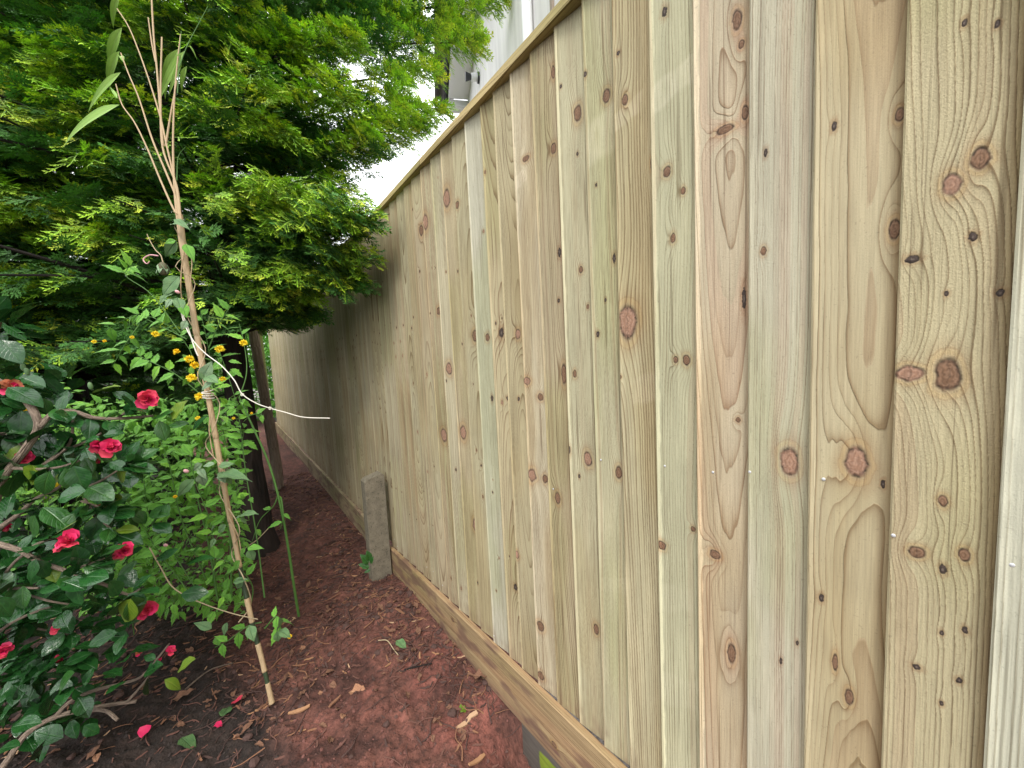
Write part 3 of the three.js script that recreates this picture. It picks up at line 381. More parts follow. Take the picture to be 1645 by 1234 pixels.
conifer({ label: 'low dark conifer half hidden in the gap behind the other two', seed: 53, x: -0.5, z: -6.0, r: 0.09, h: 3.0, low: 0.25, high: 2.5, step: 0.16, perRing: 8, az: 1.6, arc: 4.6, len: 1.4, n: 90, young: 0.2, keep: (p) => p.x < -0.2 });

// ---------------------------------------------------------------- leaves and blossoms
const lin = (r, g, b) => new THREE.Color().setRGB(r, g, b);
function leafTex(seed, a, b, vein) { const W = 96, H = 192, c = new Uint8Array(W * H * 4), h = new Uint8Array(W * H * 4); for (let y = 0; y < H; y++) for (let x = 0; x < W; x++) { const i = (y * W + x) * 4, u = x / W * 2 - 1, v = y / H, side = Math.abs(u), sv = Math.abs(((v - side * 0.28) * 9 + 20) % 1 - 0.5), ve = Math.max(sstep(0.10, 0.02, side) * 0.9, sstep(0.10, 0.02, sv) * 0.45), n = fbm(u * 5 + seed, v * 8, 3), k = clamp(n * 1.2 - 0.1); for (let q = 0; q < 3; q++) c[i + q] = enc(lerp(lerp(a[q], b[q], k), vein[q], ve * 0.6)); c[i + 3] = 255; h[i] = h[i + 1] = h[i + 2] = clamp(0.5 + 0.25 * Math.sin(side * 3) - ve * 0.4 + (n - 0.5) * 0.3) * 255; h[i + 3] = 255; } return { map: tex(W, H, c, true), bumpMap: tex(W, H, h, false) }; }
const camTex = leafTex(2, [0.009, 0.046, 0.011], [0.019, 0.082, 0.016], [0.035, 0.10, 0.025]), camTexY = leafTex(5, [0.10, 0.20, 0.012], [0.16, 0.24, 0.012], [0.24, 0.30, 0.03]), kerTex = leafTex(9, [0.13, 0.38, 0.030], [0.22, 0.52, 0.045], [0.08, 0.22, 0.03]), cleTex = leafTex(14, [0.085, 0.20, 0.070], [0.16, 0.27, 0.10], [0.07, 0.13, 0.06]), bamTex = leafTex(17, [0.22, 0.42, 0.06], [0.34, 0.56, 0.09], [0.40, 0.56, 0.18]), dryTex = leafTex(21, [0.12, 0.055, 0.034], [0.24, 0.12, 0.07], [0.36, 0.21, 0.12]);
const PM = (o) => new THREE.MeshPhysicalMaterial({ side: THREE.DoubleSide, ...o });
const M = {
  camellia: PM({ ...camTex, bumpScale: 0.0015, roughness: 0.19, ior: 1.47 }), camellia2: PM({ ...camTex, color: lin(1.5, 1.35, 0.9), bumpScale: 0.003, roughness: 0.32, ior: 1.55 }), camelliaY: PM({ ...camTexY, bumpScale: 0.002, roughness: 0.42, transmission: 0.25, thickness: 0 }),
  kerria: PM({ ...kerTex, bumpScale: 0.003, roughness: 0.75, transmission: 0.3, thickness: 0 }), kerria2: PM({ ...kerTex, color: lin(0.72, 0.78, 0.7), bumpScale: 0.003, roughness: 0.75, transmission: 0.25, thickness: 0 }), lime: PM({ ...kerTex, color: lin(1.35, 1.2, 0.9), bumpScale: 0.003, roughness: 0.75, transmission: 0.3, thickness: 0 }),
  clematis: PM({ ...cleTex, bumpScale: 0.003, roughness: 0.65, transmission: 0.15, thickness: 0 }), grey: PM({ ...cleTex, color: lin(1.7, 1.35, 2.0), bumpScale: 0.003, roughness: 0.7 }), bamboo: PM({ ...bamTex, bumpScale: 0.001, roughness: 0.6, transmission: 0.25, thickness: 0 }),
  dry: PM({ ...dryTex, bumpScale: 0.004, roughness: 0.9 }), dryPale: PM({ ...dryTex, color: lin(1.7, 1.7, 1.6), bumpScale: 0.004, roughness: 0.9 }), greenFallen: PM({ ...cleTex, color: lin(0.55, 0.6, 0.5), bumpScale: 0.003, roughness: 0.8 }),
  stem: new THREE.MeshStandardMaterial({ color: lin(0.07, 0.17, 0.03), roughness: 0.6 }), stemPale: new THREE.MeshStandardMaterial({ color: lin(0.42, 0.33, 0.20), roughness: 0.8 }), string: new THREE.MeshStandardMaterial({ color: lin(0.72, 0.68, 0.58), roughness: 0.9 }),
  yellow: PM({ color: lin(0.92, 0.64, 0.012), roughness: 0.7 }), yellow2: PM({ color: lin(0.95, 0.74, 0.03), roughness: 0.7 }), pink: PM({ color: lin(0.62, 0.022, 0.105), roughness: 0.55 }), coral: PM({ color: lin(0.60, 0.045, 0.085), roughness: 0.6 }), wilt: PM({ color: lin(0.55, 0.19, 0.09), roughness: 0.7 }), bud: PM({ color: lin(0.66, 0.36, 0.36), roughness: 0.6 }), seed: PM({ color: lin(0.10, 0.09, 0.045), roughness: 0.8 }),
};
const LEAF = {
  cam: [leafGeo(0.080, 0.050, { n: 8, fold: 0.22, curl: 0.25, wave: 0.03 }), leafGeo(0.088, 0.046, { n: 8, fold: 0.10, curl: 0.42, twist: 0.35 }), leafGeo(0.074, 0.049, { n: 8, fold: 0.34, curl: 0.12, wave: 0.04 }), leafGeo(0.084, 0.050, { n: 8, fold: -0.12, curl: 0.3, twist: -0.3 })],
  ker: [leafGeo(0.052, 0.026, { n: 9, fold: 0.25, curl: 0.3, teeth: 0.22, peak: 0.3, tip: 1.5 }), leafGeo(0.058, 0.027, { n: 9, fold: 0.15, curl: 0.5, teeth: 0.2, peak: 0.28, tip: 1.6, twist: 0.4 }), leafGeo(0.046, 0.027, { n: 9, fold: 0.35, curl: 0.2, teeth: 0.2, peak: 0.32, tip: 1.4, twist: -0.3 })],
  cle: [leafGeo(0.055, 0.032, { n: 8, fold: 0.2, curl: 0.35, peak: 0.35, tip: 1.1, wave: 0.05 }), leafGeo(0.062, 0.028, { n: 8, fold: 0.3, curl: 0.2, peak: 0.3, tip: 1.2, twist: 0.5, wave: 0.05 })],
  tiny: [leafGeo(0.030, 0.015, { n: 5, fold: 0.25, curl: 0.25, peak: 0.36, tip: 1.2 }), leafGeo(0.036, 0.016, { n: 5, fold: 0.2, curl: 0.5, peak: 0.34, tip: 1.2 })],
  bam: [leafGeo(0.17, 0.019, { n: 12, fold: 0.35, curl: 0.30, peak: 0.25, tip: 1.1 }), leafGeo(0.15, 0.022, { n: 12, fold: 0.5, curl: 0.75, peak: 0.3, tip: 1.1, twist: 0.6 })],
  dry: [leafGeo(0.06, 0.034, { n: 7, fold: 0.45, curl: -0.5, wave: 0.16, twist: 0.5 }), leafGeo(0.05, 0.032, { n: 7, fold: 0.2, curl: 0.6, wave: 0.14, twist: -0.6 }), leafGeo(0.07, 0.028, { n: 7, fold: 0.7, curl: 0.3, wave: 0.1 })],
};
const leafM = (g, m, p, dir, nrm, s, parent, name = 'leaf') => pose(part(name, g, m, parent), p, dir, nrm, s);
const toCam = (p) => camera.position.clone().sub(p).normalize();
const petalG = [leafGeo(0.030, 0.032, { n: 6, fold: 0.35, curl: -0.6, peak: 0.62, tip: 0.5, wave: 0.06 }), leafGeo(0.034, 0.034, { n: 6, fold: 0.25, curl: 0.2, peak: 0.65, tip: 0.5, wave: 0.08 })];
function bloom(parent, p, face, s, m, r, n = 16) { // cupped double flower of single petals
  const f = new THREE.Group(); f.name = 'flower'; parent.add(f); pose(f, p, face, V(0.1, 1, 0.05), s);
  for (let i = 0; i < n; i++) { const a = i * 2.4, lay = i / n, tilt = lerp(1.25, 0.25, lay), d = V(Math.cos(tilt), Math.sin(tilt) * Math.cos(a), Math.sin(tilt) * Math.sin(a)); leafM(petalG[i & 1], i % 3 === 1 ? (m === M.pink ? M.coral : M.pink) : m, V(-0.006 + 0.010 * lay, 0, 0), d, V(1, r.n() * 0.6, r.n() * 0.6), lerp(1.12, 0.66, lay) * r.r(0.85, 1.15), f, 'petal'); }
  return f;
}
const pomG = (() => { const r = RNG(8), gs = []; const g0 = leafGeo(0.014, 0.0065, { n: 3, fold: 0.2, curl: 0.2, peak: 0.5, tip: 0.8 }); for (let i = 0; i < 60; i++) { const d = rdir(r); d.x = Math.abs(d.x) * 0.8 - 0.05; d.normalize(); const o = pose(new THREE.Object3D(), d.clone().multiplyScalar(0.002), d, rdir(r), r.r(0.75, 1.15)); o.updateMatrix(); gs.push(g0.clone().applyMatrix4(o.matrix)); } return mergeGeometries(gs); })();

// ---------------------------------------------------------------- camellia, lower left
{
  const bush = thing('camellia_bush', 'glossy dark green bush with red flowers and bare branches at lower left', 'bush', 'null' && null, V(-0.62, 0, -1.95)), o = bush.position, r = RNG(301), L = (p) => p.clone().sub(o);
  const branches = [
    [[[-40, 1000, 1.12], [2, 775, 1.12], [40, 722, 1.12], [62, 684, 1.12], [52, 657, 1.12], [25, 628, 1.13], [-30, 600, 1.14]], 0.0125, 0.008], [[[64, 686, 1.12], [86, 664, 1.14], [112, 660, 1.16], [150, 671, 1.18], [200, 672, 1.2], [246, 668, 1.22]], 0.0075, 0.0035], [[[190, 672, 1.2], [212, 655, 1.2], [232, 645, 1.2]], 0.0035, 0.0025], [[[-30, 702, 1.15], [14, 698, 1.15], [38, 718, 1.14]], 0.0055, 0.004],
    [[[-20, 862, 1.1], [30, 826, 1.1], [62, 798, 1.1], [90, 786, 1.12], [105, 772, 1.14]], 0.008, 0.003], [[[20, 752, 1.12], [60, 754, 1.1], [98, 750, 1.1], [128, 740, 1.12]], 0.005, 0.003], [[[58, 754, 1.15], [88, 735, 1.15], [112, 712, 1.15], [118, 672, 1.16]], 0.0045, 0.003], [[[60, 754, 1.16], [100, 726, 1.16], [146, 706, 1.17], [162, 696, 1.17]], 0.0045, 0.003],
    [[[-20, 870, 1.05], [36, 886, 1.06], [62, 902, 1.07], [112, 919, 1.08], [130, 926, 1.08], [182, 945, 1.12], [208, 955, 1.15], [225, 946, 1.16]], 0.0075, 0.003], [[[112, 919, 1.08], [140, 907, 1.08], [168, 897, 1.1]], 0.004, 0.002], [[[40, 888, 1.06], [62, 873, 1.06], [96, 861, 1.07]], 0.0045, 0.0025], [[[0, 932, 1.1], [22, 905, 1.08], [44, 886, 1.06]], 0.004, 0.004], [[[-20, 948, 1.08], [30, 945, 1.08], [62, 945, 1.08]], 0.0045, 0.003], [[[10, 957, 1.1], [48, 957, 1.1], [80, 966, 1.1], [118, 972, 1.12]], 0.004, 0.002], [[[-20, 1030, 1.15], [20, 1000, 1.15], [60, 982, 1.15], [82, 975, 1.15]], 0.005, 0.003], [[[138, 784, 1.15], [170, 768, 1.15], [196, 752, 1.16], [212, 746, 1.17]], 0.004, 0.002], [[[135, 800, 1.16], [155, 830, 1.17], [185, 855, 1.18]], 0.0035, 0.002], [[[130, 805, 1.16], [165, 816, 1.17], [178, 818, 1.17]], 0.003, 0.002],
    [[[-25, 1270, 1.2], [12, 1222, 1.22], [42, 1180, 1.25], [88, 1152, 1.28], [140, 1139, 1.31], [185, 1131, 1.34], [219, 1127, 1.36]], 0.010, 0.0055], [[[88, 1152, 1.28], [112, 1128, 1.29], [150, 1110, 1.31], [222, 1090, 1.34], [238, 1076, 1.34], [272, 1034, 1.35]], 0.0065, 0.0025], [[[203, 1129, 1.35], [222, 1108, 1.35], [240, 1086, 1.35]], 0.0045, 0.003], [[[148, 1140, 1.32], [172, 1143, 1.3], [189, 1157, 1.29]], 0.006, 0.005], [[[-40, 1240, 1.2], [-60, 1000, 1.1], [-30, 800, 1.1], [-10, 560, 1.15], [5, 500, 1.15]], 0.012, 0.004], [[[60, 1010, 1.3], [110, 1020, 1.35], [140, 1035, 1.36]], 0.003, 0.002]];
  const curves = [];
  for (const [pts, r0, r1] of branches) { const w = pts.map((p) => at(...p)); curves.push(new THREE.CatmullRomCurve3(w)); part('branch', limb(w.map(L), r0, r1, 8, pts.length * 5, 0.22), barkTwig, bush); }
  let nl = 0; const leaf = (p, dir, nrm, s, y) => { nl++; return leafM(r.pick(LEAF.cam), y ? M.camelliaY : r() < 0.25 ? M.camellia2 : M.camellia, L(p), dir, nrm, s, bush); };
  // leaves seen singly: base px, tip px, depth, yellowish
  for (const [x0, y0, x1, y1, d, y, wdt] of [[149, 632, 190, 615, 1.18, 1], [2, 546, 33, 582, 1.1], [4, 520, 46, 542, 1.1], [2, 538, 32, 530, 1.1], [34, 606, 76, 622, 1.1], [12, 622, 62, 643, 1.11], [0, 640, 42, 655, 1.09], [118, 748, 137, 792, 1.06], [104, 752, 122, 790, 1.07], [80, 757, 62, 797, 1.05], [56, 757, 44, 792, 1.06], [30, 757, 2, 792, 1.05], [8, 755, -16, 790, 1.05], [138, 788, 86, 802, 1.05], [132, 784, 108, 802, 1.06], [68, 815, 116, 846, 1.08], [56, 828, 40, 868, 1.07], [165, 700, 198, 693, 1.14], [160, 702, 132, 710, 1.14], [150, 727, 185, 742, 1.14], [135, 735, 150, 760, 1.13], [176, 742, 206, 757, 1.13], [205, 745, 180, 775, 1.16, 1], [140, 782, 180, 800, 1.12], [208, 748, 246, 752, 1.15], [210, 742, 235, 738, 1.15], [58, 898, 42, 932, 1.04], [60, 900, 78, 928, 1.05], [104, 940, 62, 944, 1.03], [128, 928, 168, 922, 1.06], [100, 934, 142, 948, 1.04], [210, 962, 186, 1022, 1.12, 1], [207, 958, 176, 982, 1.12], [212, 958, 222, 1000, 1.13], [-8, 960, 20, 990, 1.02], [18, 985, 40, 980, 1.08], [272, 828, 240, 816, 1.3], [258, 822, 232, 845, 1.3], [246, 840, 275, 850, 1.3], [215, 820, 236, 840, 1.28], [222, 815, 215, 845, 1.28], [245, 672, 272, 656, 1.22], [256, 676, 268, 706, 1.21], [270, 684, 300, 676, 1.22], [276, 676, 300, 640, 1.22, 1], [310, 690, 325, 668, 1.26], [240, 1084, 226, 1112, 1.33], [232, 1082, 262, 1066, 1.33], [264, 1092, 292, 1104, 1.33, 1], [286, 1078, 314, 1056, 1.33, 1], [250, 1060, 232, 1052, 1.34], [20, 1168, 64, 1158, 1.16], [-4, 1206, 20, 1194, 1.14], [78, 1182, 44, 1226, 1.2], [90, 1110, 60, 1150, 1.2], [120, 1080, 70, 1120, 1.2], [40, 1090, 10, 1120, 1.18], [230, 880, 190, 905, 1.25], [250, 900, 280, 880, 1.3], [180, 880, 220, 870, 1.2], [190, 925, 215, 900, 1.18], [150, 940, 190, 935, 1.14], [320, 880, 290, 900, 1.36], [300, 905, 335, 890, 1.36], [290, 955, 330, 950, 1.4], [180, 630, 215, 640, 1.2], [70, 640, 78, 665, 1.14], [40, 585, 20, 600, 1.14], [18, 690, 40, 735, 1.14], [2, 700, 5, 735, 1.12], [34, 660, 30, 705, 1.16]]) {
    const a = at(x0, y0, d), b = at(x1, y1, d + r.r(-0.015, 0.03)), dir = b.clone().sub(a), len = dir.length(), n = toCam(a).multiplyScalar(r.r(0.35, 0.9)).add(V(r.n() * 0.25, r.r(0.5, 1.1), r.n() * 0.25)); leaf(a, dir, n, clamp(len / 0.078, 0.5, 1.25), y);
  }
  // foliage along all the branches
  for (let i = 0; i < 150; i++) { const c = curves[Math.floor(r() * 18)], t = r.r(0.15, 1), p = c.getPoint(t), d = c.getTangent(t).multiplyScalar(0.8).add(rdir(r)).normalize(); p.addScaledVector(rdir(r), 0.012); d.y -= 0.15; leaf(p, d, V(r.n() * 0.5, 1, r.n() * 0.5 + 0.25), r.r(0.7, 1.08), r() < 0.07); }
  const deep = new Scatter();
  for (let i = 0; i < 620; i++) { const v = rdir(r).multiplyScalar(Math.pow(r(), 0.4)), p = at(lerp(-90, 210, r()), lerp(700, 1190, r()), 1.34 + 0.12 * v.x); const [dx, dy] = [L(p).x, p.y]; if (p.y < 0.12 || (dx > 0.16 && dy < 0.36)) continue; deep.add(L(p), rdir(r), V(r.n() * 0.6, 1, r.n() * 0.6), r.r(0.65, 1.1)); }
  for (let i = 0; i < 160; i++) { const p = at(lerp(-60, 120, r()), lerp(600, 740, r()), r.r(1.2, 1.42)); deep.add(L(p), rdir(r), V(r.n() * 0.6, 1, r.n() * 0.6), r.r(0.65, 1.1)); }
  for (let i = 0; i < 90; i++) { const c = curves[curves.length - 2], t = r.r(0.3, 1), p = c.getPoint(t).addScaledVector(rdir(r), 0.03); deep.add(L(p), rdir(r), V(r.n() * 0.5, 1, r.n() * 0.5), r.r(0.7, 1.1)); }
  for (let i = 0; i < 120; i++) { const p = at(lerp(-70, 120, r()), lerp(940, 1120, r()), r.r(1.2, 1.42)); if (p.y > 0.06) deep.add(L(p), rdir(r), V(r.n() * 0.5, 1, r.n() * 0.5 + 0.3), r.r(0.7, 1.1)); }
  deep.build('inner_leaves', LEAF.cam[0], M.camellia, bush);
  for (const [px, py, d, s, m, dx] of [[238, 641, 1.19, 0.98, 'coral', 0.2], [112, 871, 1.05, 1.0, 'pink', -0.2], [160, 716, 1.15, 0.7, 'pink', -0.3], [178, 720, 1.14, 0.85, 'pink', 0.4], [200, 884, 1.16, 0.85, 'pink', 0], [236, 980, 1.2, 0.95, 'coral', 0.3], [18, 622, 1.13, 0.75, 'wilt', 0], [36, 734, 1.14, 0.7, 'pink', 0.3], [148, 742, 1.16, 0.6, 'wilt', 0.5], [140, 757, 1.16, 0.55, 'pink', 0.2], [92, 1010, 1.25, 0.5, 'pink', 0], [97, 1056, 1.3, 0.55, 'pink', -0.4], [6, 1046, 1.18, 0.7, 'pink', 0.3], [274, 1047, 1.36, 0.55, 'pink', 0.2], [254, 1062, 1.36, 0.45, 'pink', -0.3], [30, 640, 1.14, 0.5, 'coral', 0.6], [14, 846, 1.16, 0.4, 'pink', 0], [158, 820, 1.2, 0.6, 'pink', 0], [222, 1050, 1.36, 0.4, 'wilt', 0]]) {
    const p = at(px, py, d), f = toCam(p).add(V(dx + r.n() * 0.45, r.r(-0.6, 0.6), r.n() * 0.5)); bloom(bush, L(p), f, s, M[m], r, s > 0.65 ? 17 : 10);
  }
  // closed buds at twig ends
  for (const [px, py, d] of [[210, 747, 1.16], [145, 620, 1.17], [37, 590, 1.13], [43, 597, 1.13], [114, 671, 1.16]]) { const b = part('bud', new THREE.SphereGeometry(0.006, 8, 8).scale(1, 2.0, 1), M.clematis, bush); b.position.copy(L(at(px, py, d))); b.rotation.z = r.n() * 0.5; }
}

// ---------------------------------------------------------------- kerria: green canes, toothed leaves, yellow pompoms
function sprig(parent, org, r, pts, leaves, mats, o = {}) { // stem with alternate leaves, returns its curve
  const w = pts, cv = new THREE.CatmullRomCurve3(w), L = (p) => p.clone().sub(org);
  part('stem', limb(w.map(L), o.r0 ?? 0.003, o.r1 ?? 0.0012, 5, w.length * 4), o.mat ?? M.stem, parent);
  for (let i = 0; i < leaves; i++) { const t = lerp(o.from ?? 0.3, 1, (i + 0.5 * r()) / leaves), p = cv.getPoint(t), tg = cv.getTangent(t), s = i % 2 ? 1 : -1, side = tg.clone().cross(toCam(p)).normalize().multiplyScalar(s), d = tg.clone().multiplyScalar(0.55).add(side.multiplyScalar(0.9)).add(V(r.n() * 0.25, -0.2 + r.n() * 0.25, r.n() * 0.3)); leafM(r.pick(o.geo ?? LEAF.ker), r.pick(mats), L(p), d, toCam(p).multiplyScalar(0.55).add(V(r.n() * 0.35, 0.8, r.n() * 0.35)), r.r(0.7, 1.2) * (o.size ?? 1) * (o.geo ? 1 : 1.3), parent); }
  return cv;
}
{
  const base = onGround(352, 985), kerria = thing('kerria_bush', 'leafy bright green shrub with yellow pompom flowers behind the bamboo cane', 'shrub', null, base), r = RNG(411), L = (p) => p.clone().sub(base), mats = [M.kerria, M.kerria2, M.kerria2, M.lime];
  const S = (pts, n, o) => sprig(kerria, base, r, pts.map((p) => at(...p)), n, mats, o);
  S([[400, 960, 1.75], [360, 820, 1.75], [330, 640, 1.72], [290, 540, 1.68], [225, 505, 1.64], [170, 530, 1.62]], 15, { from: 0.5 }); S([[225, 520, 1.64], [200, 555, 1.63], [180, 590, 1.62]], 7, {}); S([[300, 545, 1.68], [250, 520, 1.66], [205, 498, 1.65]], 6, {}); S([[330, 640, 1.72], [280, 600, 1.68], [240, 580, 1.66], [220, 570, 1.66]], 8, {}); S([[290, 535, 1.68], [240, 470, 1.66], [200, 440, 1.64], [212, 425, 1.64]], 7, { from: 0.55 });
  S([[390, 950, 1.8], [378, 800, 1.8], [350, 650, 1.78], [335, 560, 1.76], [322, 500, 1.75]], 14, { from: 0.45 }); S([[335, 560, 1.76], [352, 520, 1.76], [372, 490, 1.78]], 5, {}); S([[425, 960, 1.72], [412, 860, 1.74], [395, 760, 1.76], [380, 650, 1.78], [352, 562, 1.78]], 10, { from: 0.55, r0: 0.0035 });
  S([[384, 640, 1.74], [396, 600, 1.76], [392, 552, 1.78], [384, 520, 1.8]], 3, { from: 0.7 }); S([[330, 930, 1.72], [290, 830, 1.68], [270, 740, 1.66], [250, 690, 1.66]], 12, { from: 0.3 }); S([[345, 940, 1.72], [340, 850, 1.7], [310, 760, 1.68], [300, 690, 1.68]], 14, { from: 0.3 }); S([[360, 950, 1.78], [375, 850, 1.78], [385, 740, 1.78], [392, 690, 1.78]], 12, { from: 0.3 }); S([[310, 960, 1.7], [250, 880, 1.66], [215, 820, 1.62], [190, 790, 1.6]], 11, { from: 0.3 }); S([[330, 970, 1.72], [285, 900, 1.7], [240, 830, 1.68], [230, 760, 1.66]], 12, { from: 0.3 }); S([[400, 985, 1.68], [405, 940, 1.66], [372, 905, 1.62], [340, 895, 1.6]], 6, { from: 0.35 }); S([[420, 1000, 1.62], [400, 1005, 1.6], [365, 1030, 1.58], [345, 1040, 1.58]], 6, { from: 0.2 }); S([[425, 1010, 1.62], [445, 990, 1.62], [452, 1010, 1.62]], 4, { from: 0.3 });
  // tall single green stalk leaning to the right of the trunk
  const st = [[385, 640, 1.75], [408, 690, 1.76], [432, 745, 1.78], [450, 810, 1.8], [463, 880, 1.84], [472, 940, 1.88], [480, 990, 1.93]].map((p) => at(...p)); part('stem', limb(st.map(L), 0.004, 0.0065, 7, 30), M.stem, kerria);
  S([[448, 790, 1.8], [440, 812, 1.8], [418, 835, 1.79], [405, 870, 1.78]], 3, { from: 0.1, size: 0.7 }); S([[452, 800, 1.8], [455, 830, 1.79], [450, 850, 1.79]], 2, { from: 0.3, size: 0.9 }); S([[400, 668, 1.75], [412, 665, 1.75], [424, 668, 1.75]], 2, { from: 0.5, size: 0.75 });
  for (const [a, b, c] of [[372, 960, 350], [350, 965, 300]]) part('stem', limb([at(a, b, 1.74), at((a + c) / 2 + 8, b - 100, 1.75), at(c, b - 230, 1.77)].map(L), 0.0042, 0.003, 6, 14), M.stem, kerria);
  // leaf mass between the canes
  let n = 0; while (n < 175) { const px = lerp(195, 405, r()), py = lerp(560, 985, Math.pow(r(), 0.75)), wd = py < 660 ? 90 : 110; if (px < 375 - wd * 1.7 && py < 640) continue; if (px > 385 && py < 700) continue; const p = at(px, py, r.r(1.58, 1.95)); if (p.y < 0.08) continue; n++; leafM(r.pick(LEAF.ker), r.pick(mats), L(p), rdir(r).add(V(0, -0.25, 0)), toCam(p).multiplyScalar(0.6).add(V(r.n() * 0.5, 0.8, r.n() * 0.5)), r.r(0.75, 1.4), kerria); }
  const back = new Scatter(), back2 = new Scatter(); for (let i = 0; i < 2300; i++) { const py = lerp(640, 985, r()), p = at(lerp(130, 392, r()), py, r.r(1.72, 2.25)); if (p.y < 0.03) continue; (i & 1 ? back : back2).add(L(p), rdir(r).add(V(0, -0.2, 0)), V(r.n() * 0.6, 0.9, r.n() * 0.6 + 0.3), r.r(0.6, 1.2)); }
  back.build('back_leaves', LEAF.ker[0], M.kerria2, kerria); back2.build('back_leaves', LEAF.ker[1], M.kerria, kerria);
  for (const [px, py, d, s] of [[249, 537, 1.62, 0.85], [353, 561, 1.7, 1.05], [391, 551, 1.75, 0.95], [284, 565, 1.62, 0.8], [304, 577, 1.62, 1.0], [312, 587, 1.61, 1.0], [308, 607, 1.6, 1.05], [321, 637, 1.62, 1.05], [322, 598, 1.62, 0.6], [358, 609, 1.72, 0.7], [48, 662, 1.3, 0.9], [88, 780, 1.25, 0.6], [151, 549, 1.62, 0.5], [168, 548, 1.62, 0.4], [465, 1023, 1.62, 0.55], [281, 798, 1.6, 0.45], [318, 672, 1.66, 0.6], [375, 672, 1.72, 0.4], [212, 542, 1.62, 0.45], [404, 664, 1.75, 0.35]]) { const p = at(px, py, d); pose(part('flower', pomG, r() < 0.5 ? M.yellow : M.yellow2, kerria), L(p), toCam(p).add(V(r.n() * 0.4, 0.3, r.n() * 0.4)), V(0, 1, 0), s * 1.15); }
}
// small leaved shrub behind the camellia
{
  const base = onGround(120, 1010), sh = thing('leafy_shrub', 'light green small leaved shrub between the red flowered bush and the conifers', 'shrub', null, base), r = RNG(521), L = (p) => p.clone().sub(base), mats = [M.kerria, M.lime, M.lime];
  for (const [x, y, d] of [[83, 605, 1.62], [115, 603, 1.62], [70, 650, 1.6], [100, 640, 1.64], [135, 640, 1.66], [155, 655, 1.66], [125, 660, 1.58], [60, 690, 1.56], [150, 690, 1.6], [90, 680, 1.55], [170, 680, 1.62], [30, 690, 1.6], [180, 720, 1.62], [205, 690, 1.66]]) { const w = [at(x + r.r(-20, 20) + 20, y + 300, d + 0.25), at(x + r.r(-12, 12) + 6, y + 120, d + 0.08), at(x, y, d)]; sprig(sh, base, r, w, 17, mats, { from: 0.45, geo: LEAF.tiny, size: 1.15, r0: 0.0022, r1: 0.0008 }); }
  const s = new Scatter(); for (let i = 0; i < 900; i++) { const p = at(lerp(0, 215, r()), lerp(650, 930, Math.pow(r(), 1.2)), r.r(1.5, 1.95)); if (p.y > 0.03) s.add(L(p), rdir(r), V(r.n() * 0.6, 1, r.n() * 0.6 + 0.3), r.r(0.6, 1.2)); } s.build('back_leaves', LEAF.tiny[1], M.kerria, sh);
}

